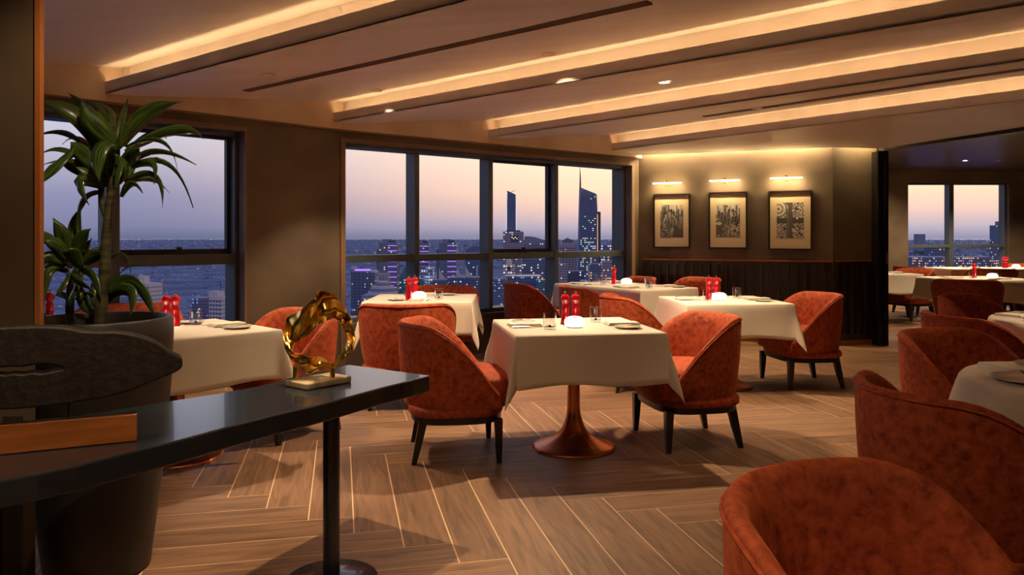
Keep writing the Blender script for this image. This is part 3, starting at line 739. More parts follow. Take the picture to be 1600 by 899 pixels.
glass_ = MB().lathe([(.0, .002), (.032, .002), (.034, .004), (.039, .05), (.0385, .095), (.0365, .095), (.037, .05), (.032, .014), (0, .012)], 28, cap=False).mesh('tumbler', 'tumbler_glass', True, 50)
rimm = MB().tube([(.0375 * math.cos(a * math.pi / 14), .0375 * math.sin(a * math.pi / 14), .095) for a in range(28)], .0011, 5, closed=True).mesh('glass_rim', 'tumbler_glass', True)
embl = MB()
for k in range(4):
    a = R(-30 + k * 20)
EMB = MB().add([(.0395 * math.cos(R(a)), .0395 * math.sin(R(a)), .022 + dz) for a, dz in ((-11, 0), (-8, -.006), (0, -.0085), (8, -.006), (11, 0), (8, .006), (0, .0085), (-8, .006))], [tuple(range(8))]).mesh('emblem', 'emblem')
mill = MB().lathe([(.030, 0), (.031, .006), (.028, .010), (.027, .03), (.024, .062), (.022, .08), (.0245, .098), (.0245, .112), (.021, .120), (.018, .126), (.020, .132), (.0285, .148), (.030, .158), (.027, .172), (.018, .183), (.008, .187), (0, .188)], 28, cap=True).mesh('mill_body', 'mill_red', True, 50)
knob = MB().lathe([(.004, .186), (.004, .191), (.008, .195), (.009, .200), (.006, .206), (0, .208)], 14).mesh('mill_knob', 'steel', True)
dome = MB().lathe([(.046, .006), (.057, .014), (.0615, .028), (.060, .043), (.050, .056), (.033, .064), (.014, .067), (0, .0675)], 36).mesh('lamp_dome', 'lamp_glow', True)
lbase = MB().lathe([(.046, 0), (.05, .003), (.05, .008)], 30).mesh('lamp_base', 'lamp_base', True)
DIRN = {}
def small(name, me, label, cat, T, lx, ly, rz, grp, dz=0):
    x, y, z = loc(T, lx, ly); o = link(name, me, None, (x, y, z + dz), T['a'] + rz); tag(o, label, cat, grp); return o
def setting(T, ang, dist, seat, detail=2, big=False, plx=None):
    """a place laid for one: ang = direction from table centre to the seat"""
    a = R(ang); f = Vector((math.cos(a), math.sin(a))); r_ = Vector((-f.y, f.x)) * 1   # r_ is the diner's left seen facing the table... diner faces -f
    lft = Vector((f.y, -f.x)); 
    def P(back, left): q = f * (dist - back) + lft * left; return q.x, q.y
    n = T['nick']; rz = a - math.pi / 2 + math.pi
    x, y = P(.12 if not big else .19, 0.02 if not big else -.21); o = small('napkin', napk, f'folded cream napkin laid {seat} of {n}', 'napkin', T, x, y, rz, 'folded napkins'); link('napkin_fold', napf, o)
    if big:
        x, y = P(.17, 0); small('dinner_plate', bigpl, f'cream plate laid {seat} of {n}', 'plate', T, x, y, rz, 'plates')
        x, y = P(.17, .02); small('table_knife', knife, f'knife across the plate {seat} of {n}', 'knife', T, x, y, rz + 1.2, 'table knives', .0165)
        return
    x, y = P(.14, .195); small('side_plate', plate, f'cream side plate {seat} of {n}', 'plate', T, x, y, rz, 'side plates')
    if detail > 1:
        x, y = P(.14, .20); small('butter_knife', butter, f'small knife on the plate {seat} of {n}', 'knife', T, x, y, rz + .3, 'butter knives', .0135)
    if detail > 0:
        x, y = P(.13, -.075); small('table_knife', knife, f'knife right of the napkin {seat} of {n}', 'knife', T, x, y, rz, 'table knives')
        x, y = P(.13, .095); o = small('table_fork', fork, f'fork beside the napkin {seat} of {n}', 'fork', T, x, y, rz + .03, 'table forks')
    x, y = P(.235, -.16)
    gx, gy, gz = loc(T, x, y); o = thing('tumbler', f'clear tumbler {seat} of {n}', 'glass', (gx, gy, gz), math.atan2(-gy, -gx), 'water tumblers')
    link('glass_body', glass_, o); link('glass_rim', rimm, o); link('emblem', EMB, o, label='small dark red dot printed on the glass')
def centre(T, lamp_at, mills_at, energy=2.2):
    n = T['nick']
    if lamp_at:
        x, y, z = loc(T, *lamp_at); o = thing('table_lamp', f'glowing white pebble lamp standing on {n}', 'lamp', (x, y, z), 0, 'white pebble table lamps')
        link('lamp_base', lbase, o); link('lamp_dome', dome, o)
    for i, mm in enumerate(mills_at):
        x, y, z = loc(T, *mm); side = ('left' if i == 0 else 'right') if len(mills_at) > 1 else 'only'
        o = thing('pepper_mill', f'glossy red mill, {side} of the pair on {n}' if side != 'only' else f'glossy red turned mill standing on {n}', 'mill', (x, y, z), 0, 'red pepper and salt mills')
        link('mill_body', mill, o); link('mill_knob', knob, o, label='small chrome knob')
T1 = table('the central table', 'square table on a flared copper pedestal in the middle of the room', .377, 4.69, 9.7, .43, .43, 'white cloth draped over the central square table', seed=1)
T2 = table('the window table', 'square pedestal table at the windows, behind the chair seen from behind', -.79, 6.82, 0, .455, .45, 'white cloth on the table before the purple-lit tower view', seed=2)
T3 = table('the table by the fluted wall', 'square pedestal table before the fluted black wall', 1.81, 6.6, 4, .44, .43, 'white cloth on the table before the fluted black wall', seed=3)
T4 = table('the long corner table', 'long pedestal table in the corner between windows and picture wall', 1.24, 8.58, 123.5, .72, .41, 'white cloth over the long table in the far corner', seed=4, bases=2)
T5 = table('the table by the planter', 'square table on a copper pedestal just beyond the large planter', -1.95, 4.48, 46, .425, .43, 'white cloth on the table beyond planter and black console', seed=5)
T6 = table('the table behind the plant', 'square table by the left window hidden behind the plant leaves', -3.2, 4.72, 46.4, .40, .40, 'white cloth glimpsed behind the plant leaves', seed=6)
TR1 = table('the nearest round table', 'round table at the right edge, nearest the camera', 2.25, 2.85, 0, .50, .50, 'white cloth in folds on the nearest round table', True, seed=7, grp='round tables')
TR2 = table('the farther round table', 'round table at the right edge, behind the tall tub chair backs', 3.70, 5.0, 0, .50, .50, 'white cloth on the farther round table', True, seed=8, grp='round tables')
TF1 = table('the second room lamp table', 'square table in the second room behind the broad chair back', 6.1, 10.05, 8, .52, .5, 'white cloth on the second room table behind the broad chair', seed=9, grp='second room tables')
TF2 = table('the far window table', 'square table in front of the second room window', 8.3, 13.3, 0, .95, .45, 'white cloth on the table under the second room window', seed=10, bases=2, grp='second room tables')
TF3 = table('the table by the partition', 'square table seen just right of the sliding partition', 5.45, 11.5, 5, .45, .45, 'white cloth beside the sliding partition, left in the second room', seed=11, grp='second room tables')
centre(T1, (-.02, -.10), [(-.035, .075), (.028, .065)]); setting(T1, 180, .42, 'at the left seat'); setting(T1, 0, .42, 'at the right seat')
centre(T2, (-.015, -.16), [(-.10, -.20), (-.06, -.08)]); setting(T2, -90, .43, 'at the near seat'); setting(T2, 90, .43, 'at the window seat')
centre(T3, (-.05, -.06), [(-.085, .11), (-.02, .105)]); setting(T3, 180, .42, 'at the left seat'); setting(T3, 0, .42, 'at the right seat')
centre(T4, (.12, -.16), [(.22, -.06), (.29, -.12)], 1.5)
for i, (aa, nm, ox) in enumerate(((90, 'before the nearer back', -.42), (90, 'before the farther back', .32), (-90, 'on the print side', -.40), (-90, 'on the jamb side', .50))):
    Tt = dict(T4); q = loc(T4, ox, 0); Tt['x'], Tt['y'] = q[0], q[1]; setting(Tt, aa, .39, nm, 1)
centre(T5, (-.06, .12), [(.03, .24), (.07, .20)]); setting(T5, 0, .41, 'at the right seat'); setting(T5, 90, .41, 'at the window seat')
centre(T6, None, [(.25, -.03), (.31, -.03)]); setting(T6, 0, .38, 'at the near seat', 0)
setting(TR1, 176, .49, 'at the left seat', big=True); setting(TR1, 95, .49, 'at the far seat', big=True)
setting(TR2, 200, .49, 'at the left seat', big=True); setting(TR2, 110, .49, 'at the far seat', big=True)
centre(TF1, (.12, -.10), [(.04, .12)]); setting(TF1, -60, .4, 'at the near seat', 0); setting(TF1, 180, .45, 'at the left seat', 0)
centre(TF2, (.35, -.12), [(.25, .05), (.32, .08)]); setting(TF2, 200, .5, 'at the left seat', 0)
setting(TF3, 0, .40, 'at the right seat', 0)

# ================================================================== CONSOLE, SCULPTURES, PLANTER
front = [on(px, py, .72) for px, py in ((672, 587), (640, 595.5), (600, 605), (560, 616), (520, 627), (480, 637), (440, 646), (400, 656), (360, 666), (320, 677), (280, 688), (240, 698), (200, 708), (160, 718), (120, 728), (60, 741), (0, 752))]
front = [Vector((p.x, p.y)) for p in front] + [Vector((-1.45, 1.42)), Vector((-1.9, 1.02))]
back = [Vector((-.72, 3.39)), Vector((-.80, 3.24)), Vector((-.885, 3.08)), Vector((-.96, 2.90)), Vector((-1.06, 2.76)), Vector((-1.185, 2.63)), Vector((-1.33, 2.47)), Vector((-1.50, 2.30)), Vector((-1.75, 2.06)), Vector((-2.35, 1.6))]
con = thing('console_table', 'black wave-edged console table on round pole legs, in the foreground', 'console', (-.9, 2.6, 0))
o = MB().prism([p - Vector((-.9, 2.6)) for p in reversed(front)] + [p - Vector((-.9, 2.6)) for p in back], .655, .72).build('table_top', 'console', con); bevel(o, .005, 2, 50)
for (lx, ly) in ((-.675, 2.87), (-1.75, 1.72)):
    MB().lathe([(.031, .008), (.031, .656)], 28).build('leg', 'console', con, True, loc=(lx + .9, ly - 2.6, 0))
    MB().lathe([(.168, 0), (.170, .003), (.170, .008), (.165, .011), (.03, .012)], 48).build('leg_foot', 'console', con, True, loc=(lx + .9, ly - 2.6, 0))
# gold ring sculpture on a marble base
gs = thing('gold_sculpture', 'twisted openwork gold sculpture standing on the end of the black console', 'sculpture', (-.745, 2.93, .72), R(52))
bevel(MB().box((0.01, 0, .0125), (.21, .135, .025)).build('marble_base', 'marble', gs), .006, 3)
def ring_sculpture():
    cx, cz = 290, 420; k = 1 / 4.496 * 2.9 / F   # crop pixels to metres at its depth
    outer = {0: (548, 430), 30: (520, 280), 55: (470, 190), 75: (400, 95), 90: (310, 48), 98: (272, 75), 108: (280, 110), 120: (220, 145), 140: (150, 215), 155: (58, 262), 175: (44, 390), 195: (60, 470), 215: (105, 570), 235: (160, 640), 250: (215, 666), 270: (290, 640), 290: (365, 632), 305: (420, 610), 325: (480, 540), 345: (530, 490)}
    inner = {0: (485, 430), 30: (455, 340), 55: (430, 290), 75: (392, 270), 90: (330, 290), 108: (270, 330), 130: (225, 385), 150: (180, 415), 170: (125, 440), 190: (118, 470), 205: (130, 510), 225: (190, 520), 250: (260, 540), 270: (310, 560), 290: (365, 580), 305: (400, 580), 325: (440, 530), 345: (475, 475)}
    def samp(d, a):
        ks = sorted(d) + [360]; vals = {**d, 360: d[0]}
        for i in range(len(ks) - 1):
            if ks[i] <= a <= ks[i + 1]:
                t = (a - ks[i]) / (ks[i + 1] - ks[i]); t = t * t * (3 - 2 * t) * .5 + t * .5; p, q = vals[ks[i]], vals[ks[i + 1]]; return p[0] + (q[0] - p[0]) * t, p[1] + (q[1] - p[1]) * t
    v = []; f = []; NA, NS = 96, 18
    for i in range(NA):
        a = 360 * i / NA; o_, n_ = samp(outer, a), samp(inner, a)
        ox, oz = (o_[0] - cx) * k, (cz - o_[1]) * k; ix, iz = (n_[0] - cx) * k, (cz - n_[1]) * k
        mx, mz = (ox + ix) / 2, (oz + iz) / 2; rx, rz = (ox - ix) / 2, (oz - iz) / 2; ln = math.hypot(rx, rz); ux, uz = rx / ln, rz / ln
        ar = R(a); tw = .75 * math.sin(2 * ar + .8) + .35 * math.sin(5 * ar)
        th = .011 + .005 * math.sin(3 * ar + 1)
        yc = .020 * math.sin(3 * ar + .5) + .012 * math.sin(7 * ar)
        for j in range(NS):
            b = 2 * math.pi * j / NS; s = math.cos(b) * ln; d_ = math.sin(b) * th
            d_ += .016 * math.sin(s / ln * 4.2 + 4 * ar) * (ln / .03) * .5 + .006 * math.sin(9 * ar + 3 * s / ln)
            yy = yc + s * math.sin(tw) * .8 + d_; ss = s
            v.append((mx + ux * ss, yy, mz + uz * ss))
    for i in range(NA):
        for j in range(NS): f.append((i * NS + j, i * NS + (j + 1) % NS, ((i + 1) % NA) * NS + (j + 1) % NS, ((i + 1) % NA) * NS + j))
    return MB().add(v, f)
zc_ = CZ - .72 - ((440 + 420 / 4.496) - HY) / F * 2.9
rs = ring_sculpture().build('gold_ring', 'gold', gs, True, 180, loc=(0.01, 0, zc_), rz=R(-52 + 10))
sm = rs.modifiers.new('sub', 'SUBSURF'); sm.levels = 1; sm.render_levels = 2
for dx in (-.075, .05): MB().lathe([(.011, .024), (.010, .05), (.011, .068)], 14).build('support_pin', 'gold', gs, True, loc=(dx * .8 + .005, -.0 + dx * -.75, 0))
# carved plank on a wooden block
def filled_curve(name, splines, ext, bev, m, parent):
    cu = bpy.data.curves.new(name + '_outline', 'CURVE'); cu.dimensions = '2D'; cu.fill_mode = 'BOTH'; cu.extrude = ext; cu.bevel_depth = bev; cu.bevel_resolution = 2
    for pts in splines:
        s = cu.splines.new('POLY'); s.points.add(len(pts) - 1); s.use_cyclic_u = True
        for i, p in enumerate(pts): s.points[i].co = (p[0], p[1], 0, 1)
    tmp = bpy.data.objects.new(name + '_tmp', cu); C.objects.link(tmp); dg = bpy.context.evaluated_depsgraph_get()
    me = bpy.data.meshes.new_from_object(tmp.evaluated_get(dg)); bpy.data.objects.remove(tmp); me.name = name
    me.materials.clear(); me.materials.append(M[m])
    return link(name, me, parent)
ws = thing('carved_wood_sculpture', 'dark carved fish-shaped plank with a slot, on an amber wooden block', 'sculpture', (-1.25, 2.03, .72), R(0))
dirw = (on(214, 690, .72) - on(0, 712, .72)); aw = math.atan2(dirw.y, dirw.x)
ws.rotation_euler = (0, 0, aw); ws.location = on(0, 712, .72) + Vector((0, 0, 0))
Lb = dirw.xy.length
bevel(MB().box((Lb / 2 - .22, .022, .038), (Lb + .44, .044, .074)).build('wooden_block', 'amber_wood', ws), .002, 1)
MB().box((Lb / 2 - .22, .022, .0765), (Lb + .44, .012, .003)).build('groove_strip', 'carved_wood', ws)
def smooth_poly(pts, it=2):
    for _ in range(it):
        o = []
        for i in range(len(pts)):
            a, b = pts[i], pts[(i + 1) % len(pts)]; o += [(a[0] * .75 + b[0] * .25, a[1] * .75 + b[1] * .25), (a[0] * .25 + b[0] * .75, a[1] * .25 + b[1] * .75)]
        pts = o
    return pts
org = ws.location; ca, sa = math.cos(aw), math.sin(aw)
def onplane(px, py, off_):          # intersect the view ray with the block's vertical plane, shifted back by off_
    k = (px - 800) / F; ox, oy = org.x - sa * off_, org.y + ca * off_
    # point = t*(k,1); (point - o) . normal = 0, normal = (-sa, ca)
    t = (ox * -sa + oy * ca) / (k * -sa + ca); p = Vector((k * t, t)); s = (p.x - org.x) * ca + (p.y - org.y) * sa
    return s, CZ - (py - HY) / F * t - .72
cr = lambda x, y: onplane(x / 3.91, 490 + y / 3.91, -.005)
out_ = [cr(*p) for p in ((-560, 250), (-420, 160), (-200, 110), (0, 102), (200, 92), (400, 98), (500, 124), (620, 127), (720, 125), (850, 148), (950, 188), (1020, 243), (1098, 276), (1102, 300), (1100, 335), (1000, 378), (850, 442), (700, 492), (500, 527), (250, 562), (0, 582), (-250, 560), (-450, 470), (-580, 350))]
hole = [cr(*p) for p in ((-420, 335), (-200, 322), (0, 320), (60, 314), (130, 317), (200, 303), (320, 298), (402, 322), (400, 352), (330, 364), (255, 383), (190, 372), (140, 388), (85, 378), (30, 392), (0, 384), (-60, 392), (-300, 380))]
cw = filled_curve('carved_plank', [smooth_poly(out_, 2), smooth_poly(hole, 2)], .020, .006, 'carved_wood', ws)
cw.rotation_euler = (R(90), 0, 0); cw.location = (0, .022, 0)
rx, rz_ = onplane(108, 640, .022); MB().tube([(0, 0, .07), (0, 0, .20)], .0035, 8).build('steel_rod', 'black_metal', ws, loc=(rx, .022, 0))
MB().tube([(0, 0, .07), (0, 0, .20)], .0035, 8).build('steel_rod', 'black_metal', ws, loc=(rx - .42, .022, 0))
# partition wall at the left
pw = struct('wall_near_left')
MB().prism([(-1.533, 2.47), (-3.4, 2.47), (-3.4, 2.59), (-1.61, 2.59)], 0, 2.56).build('partition_face', 'partition', pw)
MB().box((-1.5235, 2.475, 1.775), (.017, .022, 1.57)).build('edge_trim', 'wood_trim', pw)
for i in range(16): MB().box((-1.60 - i * .085, 2.462, .36), (.055, .018, .70)).build('wainscot_slat', 'wainscot', pw)
# planter with dracaena
px_, py_ = -1.60, 2.97
pl = thing('planter', 'large dark tapered round planter behind the console, holding the tall plant', 'planter', (px_, py_, 0))
MB().lathe([(.175, 0), (.185, .01), (.215, .25), (.243, .5), (.262, .75), (.268, .90), (.268, .965), (.262, .972), (.246, .972), (.242, .965), (.240, .86)], 64, cap=False).build('pot', 'planter', pl, True, 45)
MB().lathe([(0, .875), (.12, .88), (.241, .87)], 32, cap=False).build('soil', 'soil', pl, True)
PLY = 2.97
dr = thing('dracaena_plant', 'tall dracaena with long arching leaves growing in the dark planter', 'plant', (px_, py_, .88))
def pv(px, py, dy=0.0): p = at(px, PLY + dy, py); return p - Vector((px_, py_, .88))
tr = [pv(157, 508, -.05), pv(160, 460, -.04), pv(164, 420, -.03), pv(166, 370, -.01), pv(171, 320, 0), pv(176, 285, 0), pv(180, 250, 0)]
MB().tube(tr, [.023, .021, .0195, .018, .016, .014, .010], 12).build('trunk', 'trunk', dr, True)
MB().tube([pv(168, 345, 0), pv(160, 322, .01), pv(158, 300, .01), pv(160, 275, .01)], [.012, .012, .012, .010], 10).build('branch', 'trunk', dr, True)
MB().tube([pv(110, 512, .05), pv(109, 480, .05), pv(111, 445, .04), pv(118, 410, .03)], [.017, .016, .015, .012], 10).build('stem', 'trunk', dr, True)
rl_ = random.Random(11)
def leaf(pts, wpx, face=.8, dys=(0, 0, 0)):
    """leaf along pixel points; dys = depth offset at base, middle, tip"""
    P = [pv(p[0], p[1], d) for p, d in zip(pts, dys)]
    n = 12; W = wpx / F * PLY; v = []; f = []; uvs = []
    c1 = P[1] * 2 - (P[0] + P[2]) * .5
    prev = None
    for i in range(n + 1):
        t = i / n; p = P[0] * (1 - t) ** 2 + c1 * 2 * t * (1 - t) + P[2] * t * t
        tg = ((c1 - P[0]) * (1 - t) + (P[2] - c1) * t).normalized()
        vd = Vector((0, -1, 0)); inpl = tg.cross(vd)
        if inpl.length < .2: inpl = tg.cross(Vector((.3, -1, .5)))
        inpl.normalize(); wd = (inpl * face + tg.cross(inpl).normalized() * (1 - face * face) ** .5 * (1 if face > 0 else -1)).normalized()
        if prev and wd.dot(prev) < 0: wd = -wd
        prev = wd; nn = tg.cross(wd).normalized()
        pr = (math.sin(math.pi * min(1, (t * .86 + .10))) ** .75) * (1 - t ** 6) if t < 1 else 0
        hw = W / 2 * max(pr, .03); wav = .12 * W * math.sin(t * 9 + W * 300)
        for j, q in enumerate((-1, -.5, 0, .5, 1)):
            v.append(p + wd * hw * q + nn * (abs(q) * hw * .38 + wav * q * .5))
    uvr = rl_.random() * 7
    for i in range(n):
        for j in range(4):
            f.append((i * 5 + j, i * 5 + j + 1, (i + 1) * 5 + j + 1, (i + 1) * 5 + j)); uvs.append([(uvr + i / n, j / 4), (uvr + i / n, (j + 1) / 4), (uvr + (i + 1) / n, (j + 1) / 4), (uvr + (i + 1) / n, j / 4)])
    o = MB().add(v, f, 0, uvs).build('leaf', 'leaf', dr, True, 180)
    m = o.modifiers.new('thick', 'SOLIDIFY'); m.thickness = .0012; return o
LV = [
 ([(158, 240), (118, 178), (52, 160)], 30, .85, (0, -.05, -.1)), ([(165, 225), (142, 178), (106, 145)], 22, .8, (0, .03, .05)),
 ([(183, 226), (148, 195), (126, 158)], 36, .95, (-.02, -.08, -.1)), ([(176, 200), (165, 170), (140, 160)], 20, .7, (.03, .06, .1)),
 ([(183, 225), (192, 185), (200, 154)], 12, .6, (0, .02, .02)), ([(186, 232), (198, 205), (202, 186)], 15, .8, (-.03, -.05, -.06)),
 ([(190, 228), (228, 180), (285, 159)], 26, .85, (0, -.03, -.05)), ([(196, 238), (240, 214), (260, 217)], 18, .7, (0, .08, .12)),
 ([(210, 225), (280, 204), (318, 217)], 18, .8, (.03, .0, -.02)), ([(196, 230), (252, 222), (278, 270)], 9, .7, (0, -.05, -.08)),
 ([(205, 258), (245, 238), (307, 258)], 12, .75, (0, -.06, -.1)), ([(205, 262), (262, 258), (302, 325)], 11, .8, (0, .05, .1)),
 ([(195, 285), (240, 276), (254, 325)], 14, .8, (0, -.04, -.06)), ([(195, 288), (235, 282), (265, 302)], 9, .7, (0, .06, .1)),
 ([(190, 308), (205, 288), (223, 302)], 12, .8, (0, -.04, -.05)), ([(206, 262), (236, 258), (240, 288)], 16, .85, (0, -.08, -.12)),
 ([(184, 224), (152, 232), (155, 284)], 38, .96, (-.03, -.15, -.17)), ([(190, 248), (182, 268), (181, 298)], 20, .9, (-.04, -.13, -.14)),
 ([(128, 225), (92, 205), (50, 216)], 11, .8, (0, .05, .05)), ([(110, 240), (92, 248), (56, 294)], 30, .92, (-.02, -.12, -.16)),
 ([(150, 246), (122, 215), (97, 226)], 10, .7, (0, .08, .12)), ([(150, 262), (92, 232), (54, 252)], 10, .75, (0, -.02, -.03)),
 ([(150, 280), (110, 250), (50, 265)], 9, .7, (0, .05, .06)), ([(152, 285), (116, 262), (90, 250)], 16, .8, (0, .03, .04)),
 ([(160, 292), (122, 282), (140, 322)], 22, .9, (0, -.08, -.1)), ([(155, 300), (128, 312), (120, 352)], 16, .85, (0, .02, .03)),
 ([(160, 270), (128, 238), (110, 222)], 26, .85, (0, -.05, -.08)), ([(176, 262), (160, 228), (158, 205)], 22, .8, (.02, .07, .1)),
 ([(165, 275), (130, 258), (128, 240)], 22, .8, (.01, .0, 0)), ([(170, 290), (140, 270), (118, 262)], 20, .8, (.01, -.03, -.05)),
 ([(185, 265), (205, 245), (218, 232)], 22, .8, (0, -.06, -.1)), ([(182, 280), (200, 268), (215, 250)], 18, .8, (0, .05, .1)),
 ([(172, 285), (175, 250), (190, 225)], 22, .9, (0, .03, .05)), ([(180, 290), (190, 262), (178, 240)], 20, .9, (-.02, -.07, -.09)),
 # lower plant
 ([(112, 405), (98, 370), (83, 341)], 24, .95, (0, -.03, -.04)), ([(122, 400), (116, 360), (128, 322)], 20, .9, (0, .03, .04)),
 ([(100, 405), (78, 375), (52, 358)], 18, .85, (0, .02, .02)), ([(118, 405), (125, 375), (142, 358)], 20, .9, (0, -.02, -.03)),
 ([(108, 408), (85, 380), (68, 378)], 20, .85, (-.02, -.06, -.08)), ([(105, 415), (78, 400), (56, 402)], 18, .85, (0, -.05, -.07)),
 ([(100, 418), (68, 430), (70, 496)], 24, .95, (0, -.06, -.08)), ([(112, 420), (98, 440), (88, 462)], 22, .9, (0, -.1, -.13)),
 ([(118, 412), (150, 395), (183, 394)], 16, .85, (.03, .07, .1)), ([(124, 420), (150, 400), (165, 405)], 20, .85, (0, -.02, -.03)),
 ([(122, 425), (140, 432), (158, 470)], 22, .9, (0, -.05, -.08)), ([(125, 420), (112, 398), (106, 392)], 24, .95, (-.03, -.08, -.1)),
 ([(120, 425), (118, 445), (104, 478)], 20, .9, (0, -.05, -.06)), ([(124, 428), (128, 400), (144, 372)], 18, .85, (.02, .04, .06)),
 ([(106, 425), (80, 415), (56, 425)], 16, .8, (.02, .05, .06)), ([(102, 430), (118, 440), (148, 456)], 18, .85, (0, -.08, -.1)),
 ([(160, 470), (172, 448), (190, 424)], 14, .8, (0, 0, 0)), ([(166, 465), (200, 458), (200, 504)], 26, .92, (0, -.05, -.08)),
 ([(165, 470), (205, 445), (243, 498)], 30, .9, (.0, -.02, -.04)), ([(170, 408), (195, 400), (205, 440)], 7, .7, (0, -.02, -.02)),
 ([(190, 425), (215, 412), (250, 415)], 4, .7, (0, 0, 0)), ([(158, 480), (148, 460), (150, 430)], 16, .85, (.02, .06, .08)),
 ([(160, 475), (178, 455), (196, 452)], 18, .85, (.02, .05, .08)), ([(120, 470), (140, 462), (150, 490)], 14, .8, (0, .05, .06)),
 ([(110, 470), (92, 458), (84, 465)], 10, .8, (0, .05, .06)), ([(152, 490), (130, 470), (128, 440)], 18, .85, (.02, .03, .03)),
]
for a_ in LV: leaf(*a_)

# ================================================================== PICTURES AND PICTURE LIGHTS
def draw_print(kind):
    W_, H_ = 54, 72; g_ = [[.5] * W_ for _ in range(H_)]; rn = random.Random(40 + kind)     # row 0 = top
    def rect(x0, y0, x1, y1, v):
        for y in range(max(0, int(y0)), min(H_, int(y1))):
            for x in range(max(0, int(x0)), min(W_, int(x1))): g_[y][x] = v
    if kind < 2:
        rect(0, 0, W_, H_, .66 if kind == 0 else .72); hz = 8 if kind == 0 else 16
        rect(0, hz + 4, W_, H_, .34)
        for row in range(9):
            y = hz + 4 + row * (H_ - hz) / 9 * .95; far = 1 - row / 9
            for _ in range(9):
                bw = rn.uniform(3, 7); bh = rn.uniform(7, 17) * (.35 + .65 * far); x = rn.uniform(-3, W_); v = rn.choice((.2, .3, .42, .55, .68)) * (.75 + .35 * far)
                rect(x, y - bh, x + bw, y + 3, v); rect(x + bw * .6, y - bh, x + bw, y + 3, v * .45)
                for q in range(0, int(bh), 2): rect(x + 1, y - bh + q, x + bw * .6, y - bh + q + 1, min(.85, v * 1.25))
        if kind == 0:
            for y in range(48, H_):
                for x in range(30, W_):
                    if (x - 30) > (H_ - y) * .25 - 1 and y > 50 + 4 * math.sin(x * .3): g_[y][x] = .2 + .05 * rn.random()
            for _ in range(40): x = rn.uniform(2, 30); y = rn.uniform(56, 71); rect(x, y, x + 4, y + 1, rn.choice((.8, .15)))
        else:
            for y in range(36, 66):
                for x in range(0, 34):
                    if x < 10 + (66 - y) * .7 - 6 * math.sin(y * .5): g_[y][x] = .22 + .04 * rn.random()
            for y in range(38, 46):
                for x in range(0, 14):
                    if ((x - 6) / 7) ** 2 + ((y - 42) / 3.2) ** 2 < 1: g_[y][x] = .75
            for _ in range(90): x = rn.uniform(18, 52); y = rn.uniform(44, 70); rect(x, y, x + 3, y + 1, rn.choice((.85, .12, .7)))
    else:
        for y in range(H_):
            for x in range(W_): g_[y][x] = .5 + .3 * math.sin(x * .9 + y * .2) * math.sin(y * .8 - x * .3) + rn.uniform(-.1, .1)
        rect(0, 31, W_, 42, .2); rect(20, 0, 32, H_, .22)
        for _ in range(60): x = rn.choice((rn.uniform(0, 20), rn.uniform(31, 54))); y = rn.choice((rn.uniform(0, 30), rn.uniform(43, 72))); rect(x, y, x + rn.uniform(2, 6), y + rn.uniform(1, 6), rn.choice((.1, .15, .75, .85, .6)))
        for y in range(H_):
            for x in range(22):
                r_ = math.hypot(x - 3, y - 12)
                if y < 30 and r_ < 18: g_[y][x] = .75 if int(r_ / 2.5) % 3 else .3
        rect(31, 52, 44, 60, .75); rect(22, 4, 24, 72, .4); rect(28, 4, 29, 72, .35)
        for y in range(44, 72):
            for x in range(30, 54):
                if abs((x - 30) - (y - 44) * .9) < 1.5: g_[y][x] = .15
    return g_
def print_mesh(kind, w_, h_):
    g_ = draw_print(kind); H_, W_ = len(g_), len(g_[0]); v = []; f = []
    for j in range(H_ + 1):
        for i in range(W_ + 1): v.append((-w_ / 2 + w_ * i / W_, 0, h_ / 2 - h_ * j / H_))
    for j in range(H_):
        for i in range(W_): a = j * (W_ + 1) + i; f.append((a, a + W_ + 1, a + W_ + 2, a + 1))
    me = bpy.data.meshes.new('print'); me.from_pydata(v, [], f)
    ca_ = me.color_attributes.new('ink', 'FLOAT_COLOR', 'CORNER'); k = 0
    for j in range(H_):
        for i in range(W_):
            q = g_[j][i] ** 1.6
            for _ in range(4): ca_.data[k].color = (q * 1.0, q * .93, q * .82, 1); k += 1
    me.materials.append(M['print_ink']); return me
pi_ = bpy.data.materials.new('print_ink'); pi_.use_nodes = True
at_ = pi_.node_tree.nodes.new('ShaderNodeAttribute'); at_.attribute_name = 'ink'; pi_.node_tree.links.new(at_.outputs['Color'], pi_.node_tree.nodes['Principled BSDF'].inputs['Base Color'])
pi_.node_tree.nodes['Principled BSDF'].inputs['Roughness'].default_value = .7; M['print_ink'] = pi_
def wallpt(px, off_=0.0): s = s_px(px, P4, DB, off_); return P4 + DB * s + outn(DB) * off_
angB = math.atan2(DB.y, DB.x)
PIC = [(1020.5, 1078, 303, 388, 'black-framed monochrome print of towers above a marina, leftmost of three'), (1107, 1167.5, 300, 389, 'black-framed monochrome print of a harbour bay with skyline, middle of three'), (1200.5, 1269, 298, 391, 'black-framed monochrome print of crossing roads from above, rightmost of three')]
